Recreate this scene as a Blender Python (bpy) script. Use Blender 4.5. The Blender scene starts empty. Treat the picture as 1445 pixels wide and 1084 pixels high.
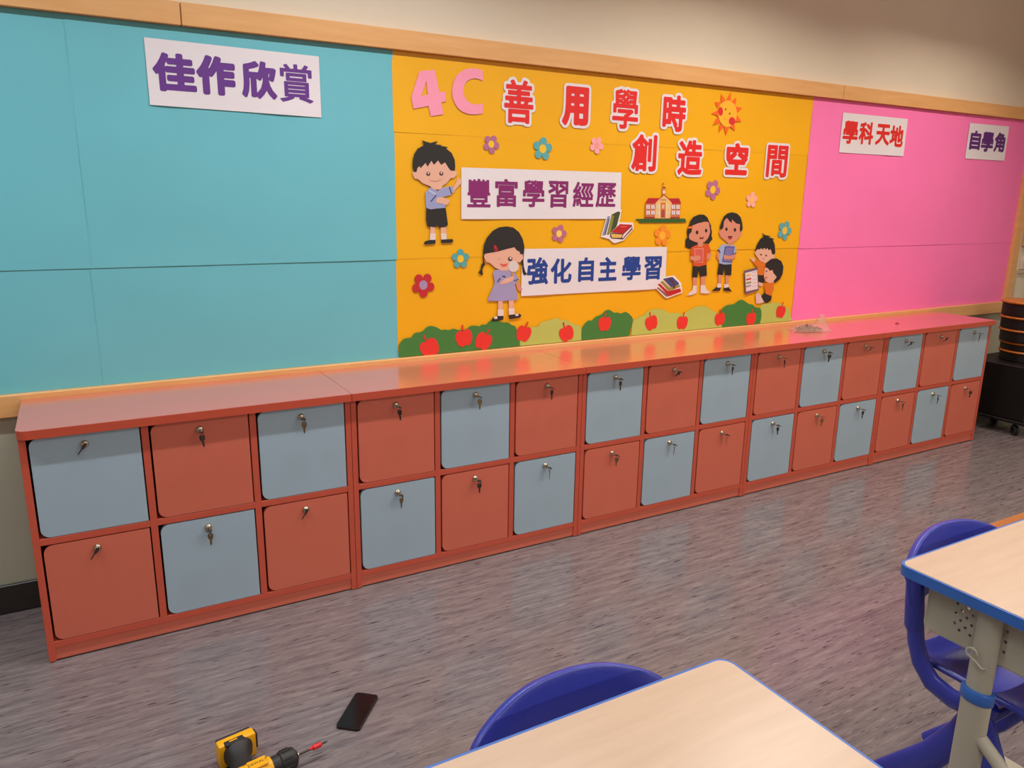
import bpy, bmesh, math, random
import numpy as np
from math import sin, cos, pi, radians
from mathutils import Vector, Matrix, noise
from mathutils.geometry import tessellate_polygon

random.seed(7)
SC = bpy.context.scene
COL = SC.collection

# ---------------------------------------------------------------- camera
FPX = 1080.9
CAM = Vector((0.2073, -3.0825, 1.5131))
FWD = Vector((0.48150, 0.84360, -0.23760)).normalized()
RGT = Vector((0.87010, -0.49260, 0.01450)); RGT = (RGT - FWD * RGT.dot(FWD)).normalized()
UPV = RGT.cross(FWD)
cd = bpy.data.cameras.new('camera')
cam = bpy.data.objects.new('camera', cd); COL.objects.link(cam)
cam.matrix_world = Matrix(((RGT.x, UPV.x, -FWD.x, CAM.x), (RGT.y, UPV.y, -FWD.y, CAM.y),
                           (RGT.z, UPV.z, -FWD.z, CAM.z), (0, 0, 0, 1)))
cd.sensor_fit = 'HORIZONTAL'; cd.sensor_width = 36.0; cd.lens = FPX * 36.0 / 1445.0
cd.clip_start = 0.05; cd.clip_end = 60
SC.camera = cam

# ---------------------------------------------------------------- world, exposure
w = bpy.data.worlds.new('world'); SC.world = w; w.use_nodes = True
w.node_tree.nodes['Background'].inputs[0].default_value = (0.8, 0.85, 1.0, 1)
w.node_tree.nodes['Background'].inputs[1].default_value = 0.05
SC.view_settings.view_transform = 'Standard'
try: SC.view_settings.look = 'None'
except Exception: pass
SC.view_settings.gamma = 1.0
SC.view_settings.use_curve_mapping = False
SC.view_settings.exposure = 0.3
ROOM_X0, ROOM_X1, ROOM_Y0, WALL_Y, ROOM_Z = -2.2, 7.6, -7.0, 0.032, 2.95
# fluorescent fittings: (x, y, power, colour)
FITTINGS = [(-0.55, -0.90, 16, (0.88, 0.95, 1.0)), (1.25, -0.90, 17, (0.97, 0.97, 0.97)),
            (3.05, -0.90, 18.5, (1.0, 0.94, 0.85)), (4.85, -0.90, 15, (1.0, 0.91, 0.80)),
            (0.3, -3.4, 13.5, (0.90, 0.96, 1.0)), (2.9, -3.4, 23, (1.0, 0.95, 0.88)), (5.4, -3.4, 17, (1.0, 0.92, 0.82)),
            (0.3, -5.8, 20, (0.90, 0.96, 1.0)), (2.9, -5.8, 35, (1.0, 0.95, 0.88)), (5.4, -5.8, 22, (1.0, 0.92, 0.82))]
SPREAD = radians(143)             # louvred fittings: no light near the horizontal

# ---------------------------------------------------------------- materials
def lin(c):
    r = []
    for v in c[:3]:
        v = v / 255.0
        r.append(v / 12.92 if v <= 0.04045 else ((v + 0.055) / 1.055) ** 2.4)
    return (r[0], r[1], r[2], 1.0)
MATS = {}
def mat(name, rgb, rough=0.5, metal=0.0, var=0.04, scale=14.0, bump=0.0, bscale=60.0, stretch=(1, 1, 1), spec=0.5, alpha=1.0, trans=0.0, rvar=0.0):
    if name in MATS: return MATS[name]
    m = bpy.data.materials.new(name); m.use_nodes = True
    nt = m.node_tree; N = nt.nodes; L = nt.links
    b = N['Principled BSDF']
    b.inputs['Roughness'].default_value = rough; b.inputs['Metallic'].default_value = metal
    b.inputs['Specular IOR Level'].default_value = spec
    b.inputs['Alpha'].default_value = alpha; b.inputs['Transmission Weight'].default_value = trans
    tc = N.new('ShaderNodeTexCoord'); mp = N.new('ShaderNodeMapping'); mp.inputs['Scale'].default_value = stretch
    L.new(tc.outputs['Object'], mp.inputs['Vector'])
    nz = N.new('ShaderNodeTexNoise'); nz.inputs['Scale'].default_value = scale; nz.inputs['Detail'].default_value = 3
    L.new(mp.outputs[0], nz.inputs['Vector'])
    cr = N.new('ShaderNodeValToRGB')
    c = lin(rgb)
    cr.color_ramp.elements[0].position = 0.3; cr.color_ramp.elements[1].position = 0.7
    cr.color_ramp.elements[0].color = tuple(max(0, v * (1 - var)) for v in c[:3]) + (1,)
    cr.color_ramp.elements[1].color = tuple(min(1, v * (1 + var)) for v in c[:3]) + (1,)
    L.new(nz.outputs['Fac'], cr.inputs[0]); L.new(cr.outputs[0], b.inputs['Base Color'])
    if bump:
        n2 = N.new('ShaderNodeTexNoise'); n2.inputs['Scale'].default_value = bscale; n2.inputs['Detail'].default_value = 4
        L.new(mp.outputs[0], n2.inputs['Vector'])
        bp = N.new('ShaderNodeBump'); bp.inputs['Strength'].default_value = bump; bp.inputs['Distance'].default_value = 0.01
        L.new(n2.outputs['Fac'], bp.inputs['Height']); L.new(bp.outputs[0], b.inputs['Normal'])
    if rvar:
        mr = N.new('ShaderNodeMapRange'); mr.inputs['To Min'].default_value = max(0, rough - rvar); mr.inputs['To Max'].default_value = rough + rvar
        L.new(nz.outputs['Fac'], mr.inputs['Value']); L.new(mr.outputs[0], b.inputs['Roughness'])
    MATS[name] = m
    return m
def emit_mat(name, rgb, strength):
    m = bpy.data.materials.new(name); m.use_nodes = True
    b = m.node_tree.nodes['Principled BSDF']
    b.inputs['Base Color'].default_value = (0.9, 0.9, 0.9, 1)
    b.inputs['Emission Color'].default_value = tuple(rgb) + (1,); b.inputs['Emission Strength'].default_value = strength
    return m
def floor_mat():
    m = bpy.data.materials.new('vinyl_floor'); m.use_nodes = True
    nt = m.node_tree; N = nt.nodes; L = nt.links; b = N['Principled BSDF']
    tc = N.new('ShaderNodeTexCoord')
    def nz(sx, sy, detail, rough, off=0):
        mp = N.new('ShaderNodeMapping'); mp.inputs['Scale'].default_value = (sx, sy, 1); mp.inputs['Location'].default_value = (off, off * .7, 0)
        L.new(tc.outputs['Object'], mp.inputs['Vector'])
        n = N.new('ShaderNodeTexNoise'); n.inputs['Scale'].default_value = 1; n.inputs['Detail'].default_value = detail; n.inputs['Roughness'].default_value = rough
        L.new(mp.outputs[0], n.inputs['Vector']); return n.outputs['Fac']
    def ramp(f, stops):
        r = N.new('ShaderNodeValToRGB'); e = r.color_ramp.elements
        while len(e) < len(stops): e.new(0.5)
        for k, (p, c) in enumerate(stops): e[k].position = p; e[k].color = c
        L.new(f, r.inputs[0]); return r.outputs[0]
    base = ramp(nz(5, 46, 6, .72), [(.30, lin((88, 80, 84))), (.47, lin((115, 104, 105))), (.60, lin((129, 117, 116))), (.76, lin((146, 133, 130)))])
    dark = ramp(nz(13, 125, 2, .5, 3.1), [(.64, (0, 0, 0, 1)), (.70, (1, 1, 1, 1))])
    lite = ramp(nz(14, 120, 3, .5, 9.7), [(.62, (0, 0, 0, 1)), (.74, (1, 1, 1, 1))])
    def mix(fac, a, c, amt):
        x = N.new('ShaderNodeMix'); x.data_type = 'RGBA'
        mm = N.new('ShaderNodeMath'); mm.operation = 'MULTIPLY'; mm.inputs[1].default_value = amt; L.new(fac, mm.inputs[0])
        L.new(mm.outputs[0], x.inputs[0]); L.new(a, x.inputs[6]); x.inputs[7].default_value = c; return x.outputs[2]
    c1 = mix(dark, base, lin((40, 33, 38)), .9); c2 = mix(lite, c1, lin((172, 160, 155)), .5)
    L.new(c2, b.inputs['Base Color'])
    b.inputs['Roughness'].default_value = 0.17
    b.inputs['Specular IOR Level'].default_value = 0.5
    bp = N.new('ShaderNodeBump'); bp.inputs['Strength'].default_value = .035; bp.inputs['Distance'].default_value = .003
    L.new(nz(14, 60, 3, .5, 5), bp.inputs['Height']); L.new(bp.outputs[0], b.inputs['Normal'])
    return m
def wood_mat(name, c0, c1, rough, sx, sy, sz, detail=5):
    m = bpy.data.materials.new(name); m.use_nodes = True
    nt = m.node_tree; N = nt.nodes; L = nt.links; b = N['Principled BSDF']
    tc = N.new('ShaderNodeTexCoord'); mp = N.new('ShaderNodeMapping'); mp.inputs['Scale'].default_value = (sx, sy, sz)
    L.new(tc.outputs['Object'], mp.inputs['Vector'])
    n = N.new('ShaderNodeTexNoise'); n.inputs['Scale'].default_value = 1; n.inputs['Detail'].default_value = detail; n.inputs['Roughness'].default_value = .6
    L.new(mp.outputs[0], n.inputs['Vector'])
    r = N.new('ShaderNodeValToRGB'); r.color_ramp.elements[0].position = .3; r.color_ramp.elements[1].position = .7
    r.color_ramp.elements[0].color = lin(c0); r.color_ramp.elements[1].color = lin(c1)
    L.new(n.outputs['Fac'], r.inputs[0]); L.new(r.outputs[0], b.inputs['Base Color'])
    b.inputs['Roughness'].default_value = rough
    return m

M_FLOOR = floor_mat()
M_WALL = mat('wall_cream', (226, 212, 190), .7, var=.02, scale=3, bump=.03, bscale=90)
M_DADO = mat('wall_dado', (172, 172, 152), .6, var=.03, scale=4, bump=.03, bscale=90)
M_CEIL = mat('ceiling_white', (232, 230, 224), .8, var=.02)
M_BASE = mat('baseboard_dark', (40, 32, 32), .4, var=.1)
M_FRAME = wood_mat('frame_wood', (218, 160, 98), (230, 176, 116), .4, 3, 30, 30)
M_TEAL = mat('teal_paper', (104, 184, 196), .62, var=.03, scale=2.5, bump=.10, bscale=5)
M_YELLOW = mat('yellow_paper', (238, 172, 4), .40, var=.03, scale=2.5, bump=.16, bscale=7)
M_PINK = mat('pink_paper', (250, 120, 182), .58, var=.03, scale=2.5, bump=.12, bscale=5)
M_BOARD = mat('board_cork', (150, 110, 70), .9, var=.2, scale=90)
M_CORAL = mat('coral_laminate', (208, 106, 84), .36, var=.015, scale=4)
M_CPAN = mat('coral_panel', (198, 84, 62), .4, var=.02, scale=8)
M_CTOP = mat('coral_worktop', (205, 104, 84), .24, var=.015, scale=4, spec=.9)
_b = M_CTOP.node_tree.nodes['Principled BSDF']; _b.inputs['Coat Weight'].default_value = .7; _b.inputs['Coat Roughness'].default_value = .20; _b.inputs['Coat IOR'].default_value = 1.6
M_CEDGE = mat('coral_edge', (196, 78, 54), .38, var=.03, scale=30)
M_BLUE = mat('pale_blue_laminate', (160, 180, 194), .36, var=.015, scale=4)
M_INNER = mat('cabinet_inside', (120, 52, 38), .6)
M_STEEL = mat('lock_steel', (190, 180, 160), .22, metal=1.0, var=.05)
M_BRASS = mat('key_brass', (150, 132, 100), .30, metal=1.0, var=.08)
M_KEYDK = mat('key_dark', (66, 56, 52), .45, metal=.6, var=.1)
M_WHITE = mat('white_paper', (226, 218, 222), .55, var=.02, scale=5, bump=.05, bscale=8)
M_BLACKP = mat('black_plastic', (24, 23, 24), .42, var=.1)

# ---------------------------------------------------------------- mesh helpers
def tagp(o, label=None, cat=None, group=None, kind=None):
    if label: o['label'] = label
    if cat: o['category'] = cat
    if group: o['group'] = group
    if kind: o['kind'] = kind
    return o
def link(name, me, m, parent=None, loc=(0, 0, 0), rot=(0, 0, 0), smooth=None):
    if smooth is not None:
        for p in me.polygons: p.use_smooth = True
        me.set_sharp_from_angle(angle=radians(smooth))
    if m is not None:
        me.materials.clear(); me.materials.append(m)
    o = bpy.data.objects.new(name, me); COL.objects.link(o)
    o.location = loc; o.rotation_euler = rot
    if parent is not None: o.parent = parent
    return o
def bm_obj(name, bm, m, parent=None, loc=(0, 0, 0), rot=(0, 0, 0), smooth=None):
    bmesh.ops.recalc_face_normals(bm, faces=bm.faces[:])
    me = bpy.data.meshes.new(name); bm.to_mesh(me); bm.free()
    return link(name, me, m, parent, loc, rot, smooth)
def thing(name, label, cat, loc=(0, 0, 0), rz=0, group=None):
    o = bpy.data.objects.new(name, None); COL.objects.link(o)
    o.empty_display_size = .05; o.location = loc; o.rotation_euler = (0, 0, rz)
    return tagp(o, label, cat, group)
def copy_tree(o, parent=None):
    c = o.copy(); COL.objects.link(c); c.parent = parent
    for ch in list(o.children): copy_tree(ch, c)
    return c
def add_box(bm, x0, x1, y0, y1, z0, z1, bev=0.0, seg=1):
    vs = [bm.verts.new((x, y, z)) for x in (x0, x1) for y in (y0, y1) for z in (z0, z1)]
    idx = [(0, 1, 3, 2), (4, 6, 7, 5), (0, 4, 5, 1), (2, 3, 7, 6), (0, 2, 6, 4), (1, 5, 7, 3)]
    fs = [bm.faces.new([vs[i] for i in f]) for f in idx]
    if bev:
        es = set(e for f in fs for e in f.edges)
        bmesh.ops.bevel(bm, geom=list(es), offset=bev, segments=seg, affect='EDGES', profile=.5)
def box(name, x0, x1, y0, y1, z0, z1, m, parent=None, bev=0.0, seg=1, smooth=None):
    bm = bmesh.new(); add_box(bm, x0, x1, y0, y1, z0, z1, bev, seg)
    return bm_obj(name, bm, m, parent, smooth=smooth if smooth else (40 if bev and seg > 1 else None))
def add_tube(bm, pts, r, n=10, sx=1.0, cap=True, flat=None):
    """tube along pts; r float or list; flat = second radius for oval tubes, across given axis"""
    pts = [Vector(p) for p in pts]; rings = []
    R = r if isinstance(r, (list, tuple)) else [r] * len(pts)
    prev = None
    for i, p in enumerate(pts):
        t = (pts[min(i + 1, len(pts) - 1)] - pts[max(i - 1, 0)]).normalized()
        a = prev if prev is not None else (Vector((1, 0, 0)) if abs(t.x) < .9 else Vector((0, 1, 0)))
        a = (a - t * a.dot(t)).normalized(); prev = a
        b = t.cross(a)
        ra = R[i]; rb = R[i] if flat is None else R[i] * flat
        rings.append([bm.verts.new(p + a * cos(2 * pi * k / n) * ra + b * sin(2 * pi * k / n) * rb) for k in range(n)])
    for i in range(len(rings) - 1):
        for k in range(n):
            bm.faces.new((rings[i][k], rings[i][(k + 1) % n], rings[i + 1][(k + 1) % n], rings[i + 1][k]))
    if cap:
        bm.faces.new(list(reversed(rings[0]))); bm.faces.new(rings[-1])
def tube(name, pts, r, m, parent=None, n=10, flat=None, smooth=50):
    bm = bmesh.new(); add_tube(bm, pts, r, n, flat=flat); return bm_obj(name, bm, m, parent, smooth=smooth)
def add_lathe(bm, prof, n=20, mtx=None):
    """profile (r, h) around local z"""
    mtx = mtx or Matrix(); rings = []
    for r, h in prof:
        rings.append([bm.verts.new(mtx @ Vector((r * cos(2 * pi * k / n), r * sin(2 * pi * k / n), h))) for k in range(n)] if r > 1e-6
                     else [bm.verts.new(mtx @ Vector((0, 0, h)))])
    for A, B in zip(rings, rings[1:]):
        for k in range(n):
            k2 = (k + 1) % n
            if len(A) == 1 and len(B) == 1: continue
            if len(A) == 1: bm.faces.new((A[0], B[k2], B[k]))
            elif len(B) == 1: bm.faces.new((A[k], A[k2], B[0]))
            else: bm.faces.new((A[k], A[k2], B[k2], B[k]))
def add_prism(bm, outline, y0, y1, holes=(), axis='y'):
    """extrude a 2D (a,b) outline; axis y: (a,y,b), axis z: (a,b,z), axis x: (x,a,b)"""
    def P(a, b, h): return (a, h, b) if axis == 'y' else ((a, b, h) if axis == 'z' else (h, a, b))
    loops = [list(outline)] + [list(h) for h in holes]
    flat = [p for l in loops for p in l]
    tris = tessellate_polygon([[Vector((p[0], p[1], 0)) for p in l] for l in loops])
    f = [bm.verts.new(P(p[0], p[1], y0)) for p in flat]; k = [bm.verts.new(P(p[0], p[1], y1)) for p in flat]
    for t in tris:
        try: bm.faces.new([f[i] for i in t]); bm.faces.new([k[i] for i in reversed(t)])
        except ValueError: pass
    s = 0
    for l in loops:
        n = len(l)
        for i in range(n):
            a, b = s + i, s + (i + 1) % n
            try: bm.faces.new((f[a], f[b], k[b], k[a]))
            except ValueError: pass
        s += n
def prism(name, outline, y0, y1, m, parent=None, holes=(), axis='y', smooth=None):
    bm = bmesh.new(); add_prism(bm, outline, y0, y1, holes, axis); return bm_obj(name, bm, m, parent, smooth=smooth)
def rrect(x0, x1, z0, z1, radii, n=6):
    """rounded rectangle outline, radii = (bl, br, tr, tl)"""
    bl, br, tr, tl = radii; out = []
    for (cx, cz, r, a0) in ((x0 + bl, z0 + bl, bl, pi), (x1 - br, z0 + br, br, 1.5 * pi), (x1 - tr, z1 - tr, tr, 0), (x0 + tl, z1 - tl, tl, .5 * pi)):
        if r <= 0: out.append((cx, cz)); continue
        for k in range(n + 1):
            a = a0 + (pi / 2) * k / n; out.append((cx + r * cos(a), cz + r * sin(a)))
    return out
def smooth_loop(pts, n=3):
    out = []; L = len(pts)
    for i in range(L):
        p0, p1, p2, p3 = pts[i - 1], pts[i], pts[(i + 1) % L], pts[(i + 2) % L]
        for k in range(n):
            t = k / n; t2 = t * t; t3 = t2 * t
            out.append(tuple(.5 * ((2 * p1[j]) + (-p0[j] + p2[j]) * t + (2 * p0[j] - 5 * p1[j] + 4 * p2[j] - p3[j]) * t2 + (-p0[j] + 3 * p1[j] - 3 * p2[j] + p3[j]) * t3) for j in (0, 1)))
    return out

# measured photo positions -> metres on the display board (x along the wall, z up)
BOARD_Y = 0.023
def on_board(u, v):
    d = FWD + RGT * ((u - 722.5) / FPX) + UPV * ((542 - v) / FPX)
    t = (BOARD_Y - CAM.y) / d.y
    p = CAM + d * t
    return (p.x, p.z)

# ================================================================ the room
def struct(o): o['kind'] = 'structure'; return o
struct(box('floor', ROOM_X0, ROOM_X1, ROOM_Y0, WALL_Y + .1, -0.1, 0.0, M_FLOOR))
struct(box('ceiling', ROOM_X0, ROOM_X1, ROOM_Y0, WALL_Y + .1, ROOM_Z, ROOM_Z + .1, M_CEIL))
wall = struct(box('wall_back', ROOM_X0, ROOM_X1, WALL_Y, WALL_Y + .12, 0, ROOM_Z, M_WALL))
box('dado', ROOM_X0, ROOM_X1, WALL_Y - .003, WALL_Y, 0, 0.80, M_DADO, wall)
struct(box('wall_left', ROOM_X0 - .1, ROOM_X0, ROOM_Y0, WALL_Y + .1, 0, ROOM_Z, M_WALL))
struct(box('wall_right', ROOM_X1, ROOM_X1 + .1, ROOM_Y0, WALL_Y + .1, 0, ROOM_Z, M_WALL))
struct(box('wall_front', ROOM_X0, ROOM_X1, ROOM_Y0 - .1, ROOM_Y0, 0, ROOM_Z, M_WALL))
struct(box('baseboard_back', ROOM_X0, ROOM_X1, WALL_Y - .017, WALL_Y - .003, 0.002, 0.112, M_BASE, bev=.003))

# ceiling lights
M_LAMPW = mat('lamp_housing', (235, 235, 232), .4, var=.01)
M_TUBE = emit_mat('lamp_tube', (1.0, .96, .9), 3.0)
for i, (x, y, pw, c) in enumerate(FITTINGS):
    row = ('above the display board', 'in the middle of the room', 'at the far end of the room')[0 if y > -2 else (1 if y > -4.5 else 2)]
    k = i if i < 4 else (i - 4) % 3
    place = ('nearest the left wall', 'second from the left wall', 'third from the left wall' if i < 4 else 'nearest the right wall', 'nearest the right wall')[k]
    t = thing('ceiling_light', 'white fluorescent batten %s, %s' % (row, place), 'ceiling light', (x, y, ROOM_Z), group='fluorescent battens on the ceiling')
    box('housing', -.62, .62, -.05, .05, -.065, 0, M_LAMPW, t, bev=.006)
    tube('fluorescent_tube', [(-.6, 0, -.1), (.6, 0, -.1)], .016, M_TUBE, t, n=10)
    for s in (-1, 1): box('end_cap', s * .61 - .012, s * .61 + .012, -.02, .02, -.12, -.064, M_LAMPW, t)
    ld = bpy.data.lights.new('tube_light', 'AREA'); ld.shape = 'RECTANGLE'; ld.size = 1.2; ld.size_y = .05
    ld.energy = pw; ld.color = c; ld.spread = SPREAD if y > -2 else radians(166)
    lo = bpy.data.objects.new('tube_light', ld); COL.objects.link(lo); lo.parent = t; lo.location = (0, 0, -.125)

# ---------------------------------------------------------------- display board
BX0, BX1 = -1.75, 6.108
ZR0, ZR1, ZT0, ZT1 = 0.7409, 0.8192, 2.0759, 2.1524
bd = thing('display_board', 'long wall display board in a pale wood frame above the lockers', 'display board', (0, WALL_Y, ZR0))
def bbox(name, x0, x1, y0, y1, z0, z1, m, bev=.002):
    return box(name, x0, x1, y0 - WALL_Y, y1 - WALL_Y, z0 - ZR0, z1 - ZR0, m, bd, bev=bev)
bbox('backing', BX0, BX1, .0278, WALL_Y - .001, ZR1 - .01, ZT0 + .01, M_BOARD, 0)
bbox('top_rail', BX0 - .084, 0.62, 0, WALL_Y - .0005, ZT0, ZT1, M_FRAME)
bbox('top_rail', 0.623, 4.10, 0, WALL_Y - .0005, ZT0, ZT1, M_FRAME)
bbox('top_rail', 4.103, BX1 + .084, 0, WALL_Y - .0005, ZT0, ZT1, M_FRAME)
bbox('bottom_rail', BX0 - .084, BX1 + .084, 0, WALL_Y - .0035, ZR0, ZR1, M_FRAME)
bbox('side_rail', BX1, BX1 + .084, 0, WALL_Y - .0005, ZR1, ZT0, M_FRAME)
bbox('side_rail', BX0 - .084, BX0, 0, WALL_Y - .0005, ZR1, ZT0, M_FRAME)

def sheet(name, label, m, x0, x1, z0, z1, lift=0.0, seed=0, amp=.0011, curl=.0):
    nx, nz = max(10, int((x1 - x0) / .045)), max(8, int((z1 - z0) / .045))
    vs, fs = [], []
    cx, cz = (x0 + x1) / 2, z0
    for j in range(nz + 1):
        for i in range(nx + 1):
            x = x0 + (x1 - x0) * i / nx; z = z0 + (z1 - z0) * j / nz
            n = noise.noise(Vector((x * 1.7, z * 4.2, seed * 9.1))) + .5 * noise.noise(Vector((x * 5, z * 9, seed * 3.3)))
            e = max(0, 1 - j / nz * nz * .045 / .09) if curl else 0
            y = .0255 - lift + amp * n - curl * e * (.5 + .9 * max(0, noise.noise(Vector((x * 3.1, seed * 7.7, 0)))))
            vs.append((x - cx, min(y, .0272) - BOARD_Y, z - cz))
    for j in range(nz):
        for i in range(nx):
            a = j * (nx + 1) + i; fs.append((a, a + 1, a + nx + 2, a + nx + 1))
    me = bpy.data.meshes.new(name); me.from_pydata(vs, [], fs)
    o = link(name, me, m, None, (cx, BOARD_Y, cz), smooth=80)
    return tagp(o, label, 'paper sheet', name + 's on the board')
SEAM, SEAM2 = 1.2516, 1.768
sheet('teal_paper_sheet', 'narrow upper teal paper sheet at the left end of the board', M_TEAL, BX0 + .002, .270, SEAM - .006, ZT0 - .001, .0012, 1, curl=.0016)
sheet('teal_paper_sheet', 'large upper teal paper sheet behind the purple-lettered banner', M_TEAL, .263, 1.407, SEAM - .006, ZT0 - .001, .0022, 2, curl=.003)
sheet('teal_paper_sheet', 'lower teal paper sheet at the left end of the board', M_TEAL, BX0 + .002, .265, ZR1 + .0006, SEAM + .004, 0, 3)
sheet('teal_paper_sheet', 'lower teal paper sheet beside the green bush and yellow paper', M_TEAL, .256, 1.407, ZR1 + .0006, SEAM + .004, .0006, 4)
cols = [(1.403, 2.534, 'left'), (2.527, 3.892, 'right')]
for ci, (a, b, cn) in enumerate(cols):
    for ri, (z0, z1, rn) in enumerate([(ZR1 + .0006, SEAM + .004, 'bottom'), (SEAM - .004, SEAM2 + .004, 'middle'), (SEAM2 - .004, ZT0 - .001, 'top')]):
        sheet('yellow_paper_sheet', '%s %s yellow paper sheet of the six on the board' % (rn, cn), M_YELLOW, a, b, z0, z1, .0004 + .0006 * ri + .0004 * (ci == 0), 10 + ci * 3 + ri, curl=.0012 if ri else 0)
sheet('pink_paper_sheet', 'upper pink paper sheet behind the two small title cards', M_PINK, 3.884, BX1 - .001, SEAM - .008, ZT0 - .001, .0030, 21, curl=.0012)
sheet('pink_paper_sheet', 'lower pink paper sheet above the locker worktop', M_PINK, 3.884, BX1 - .001, ZR1 + .0006, SEAM + .004, .0018, 22)

# ---------------------------------------------------------------- lettering and paper cut-outs
LAY = .0005                       # one layer of paper
def cutmat(rgb, rough=.55):
    return mat('paper_%d_%d_%d' % tuple(rgb), rgb, rough, var=.02, scale=9)
def cut(name, parent, wp, rgb, layer, holes=(), label=None, th=.0004):
    """flat paper piece: wp = (x, z) outline in metres on the board"""
    bx, bz = parent.location.x, parent.location.z
    y1 = -layer * LAY
    o = prism(name, [(a - bx, b - bz) for a, b in wp], y1 - th, y1, cutmat(rgb), parent, [[(a - bx, b - bz) for a, b in h] for h in holes])
    if label: o['label'] = label
    return o
class Zoom:
    """outline measured in an enlarged crop of the photograph"""
    def __init__(s, ox, oy, k): s.o = (ox, oy, k)
    def __call__(s, pts, smooth=0):
        ox, oy, k = s.o
        w_ = [on_board(ox + a / k, oy + b / k) for a, b in pts]
        return smooth_loop(w_, smooth) if smooth else w_
    def disc(s, c, rx, ry=None, n=16):
        ry = ry or rx
        return s([(c[0] + rx * cos(2 * pi * i / n), c[1] + ry * sin(2 * pi * i / n)) for i in range(n)])
def board_thing(name, label, cat, uv, lift=.0055, group=None):
    x, z = on_board(*uv)
    return thing(name, label, cat, (x, BOARD_Y - lift, z), group=group)

FONT = bpy.data.curves.new('glyph', 'FONT'); FONT.resolution_u = 3
FOBJ = bpy.data.objects.new('glyph', FONT); COL.objects.link(FOBJ)
GL = {}
def glyph(ch):
    if ch not in GL:
        FONT.body = ch
        bpy.context.view_layer.update()
        me = bpy.data.meshes.new_from_object(FOBJ.evaluated_get(bpy.context.evaluated_depsgraph_get()))
        v = [(p.co.x, p.co.y) for p in me.vertices]
        f = [tuple(p.vertices) for p in me.polygons]
        cnt = {}
        for p in f:
            for a, b in zip(p, p[1:] + p[:1]): cnt[(min(a, b), max(a, b))] = cnt.get((min(a, b), max(a, b)), 0) + 1
        e = [k for k, c in cnt.items() if c == 1]
        x0, x1 = min(p[0] for p in v), max(p[0] for p in v); z0, z1 = min(p[1] for p in v), max(p[1] for p in v)
        GL[ch] = ([((a - x0) / (x1 - x0), (b - z0) / (z1 - z0)) for a, b in v], f, e)
        bpy.data.meshes.remove(me)
    return GL[ch]
def thick_outline(P, edges, r, y, res=110):
    """flat shape of everything within r of the filled outline: distance field, then marching squares"""
    A = P[[a for a, b in edges]]; B = P[[b for a, b in edges]]
    lo, hi = P.min(0) - r * 1.15, P.max(0) + r * 1.15
    h = (hi - lo).max() / res
    nx, nz = int(math.ceil((hi[0] - lo[0]) / h)) + 1, int(math.ceil((hi[1] - lo[1]) / h)) + 1
    X, Z = np.meshgrid(lo[0] + h * np.arange(nx), lo[1] + h * np.arange(nz), indexing='ij')
    D = np.full(X.shape, 1e9); inside = np.zeros(X.shape, bool)
    for (ax, az), (bx, bz) in zip(A, B):
        dx, dz = bx - ax, bz - az; L2 = dx * dx + dz * dz
        if L2 < 1e-14: continue
        t = np.clip(((X - ax) * dx + (Z - az) * dz) / L2, 0, 1)
        D = np.minimum(D, (X - ax - t * dx) ** 2 + (Z - az - t * dz) ** 2)
        if abs(dz) > 1e-12:
            c = (az > Z) != (bz > Z)
            inside ^= c & (X < ax + dx * (Z - az) / dz)
    S = np.where(inside, -np.sqrt(D), np.sqrt(D)) - r
    vs, fs = [], []
    def put(poly):
        k = len(vs); vs.extend((p[0], y, p[1]) for p in poly); fs.append(tuple(range(k, k + len(poly))))
    full = (S[:-1, :-1] < 0) & (S[1:, :-1] < 0) & (S[1:, 1:] < 0) & (S[:-1, 1:] < 0)
    some = (S[:-1, :-1] < 0) | (S[1:, :-1] < 0) | (S[1:, 1:] < 0) | (S[:-1, 1:] < 0)
    for jz in range(nz - 1):
        i = 0; z0 = lo[1] + jz * h
        while i < nx - 1:
            if full[i, jz]:
                k = i
                while k < nx - 1 and full[k, jz]: k += 1
                x0, x1 = lo[0] + i * h, lo[0] + k * h
                put([(x0, z0), (x1, z0), (x1, z0 + h), (x0, z0 + h)]); i = k; continue
            if some[i, jz]:
                x0 = lo[0] + i * h
                cs = [(x0, z0, S[i, jz]), (x0 + h, z0, S[i + 1, jz]), (x0 + h, z0 + h, S[i + 1, jz + 1]), (x0, z0 + h, S[i, jz + 1])]
                poly = []
                for a, b in zip(cs, cs[1:] + cs[:1]):
                    if a[2] < 0: poly.append((a[0], a[1]))
                    if (a[2] < 0) != (b[2] < 0):
                        t = a[2] / (a[2] - b[2]); poly.append((a[0] + (b[0] - a[0]) * t, a[1] + (b[1] - a[1]) * t))
                if len(poly) > 2: put(poly)
            i += 1
    return vs, fs
def lettering(name, parent, ch, quad, m, r, layer, inset=None, label=None):
    """one character fitted to quad ((x,z) TL,TR,BR,BL on the board), strokes thickened by r metres with round ends"""
    v, f, e = glyph(ch)
    TL, TR, BR, BL = [Vector(q) for q in quad]
    ins = r if inset is None else inset
    wd = ((TR - TL).length + (BR - BL).length) / 2; hd = ((TL - BL).length + (TR - BR).length) / 2
    bx, bz = parent.location.x, parent.location.z
    P = []
    for s, t in v:
        s = (ins + s * (wd - 2 * ins)) / wd; t = (ins + t * (hd - 2 * ins)) / hd
        p = (BL * (1 - s) + BR * s) * (1 - t) + (TL * (1 - s) + TR * s) * t
        P.append((p.x - bx, p.y - bz))
    y = -layer * LAY
    if r > 0: vs, fs = thick_outline(np.array(P), e, r, y)
    else: vs, fs = [(a, y, b) for a, b in P], [tuple(reversed(q)) for q in f]
    me = bpy.data.meshes.new(name); me.from_pydata(vs, [], fs)
    o = link(name, me, m, parent)
    if label: o['label'] = label
    return o
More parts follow.
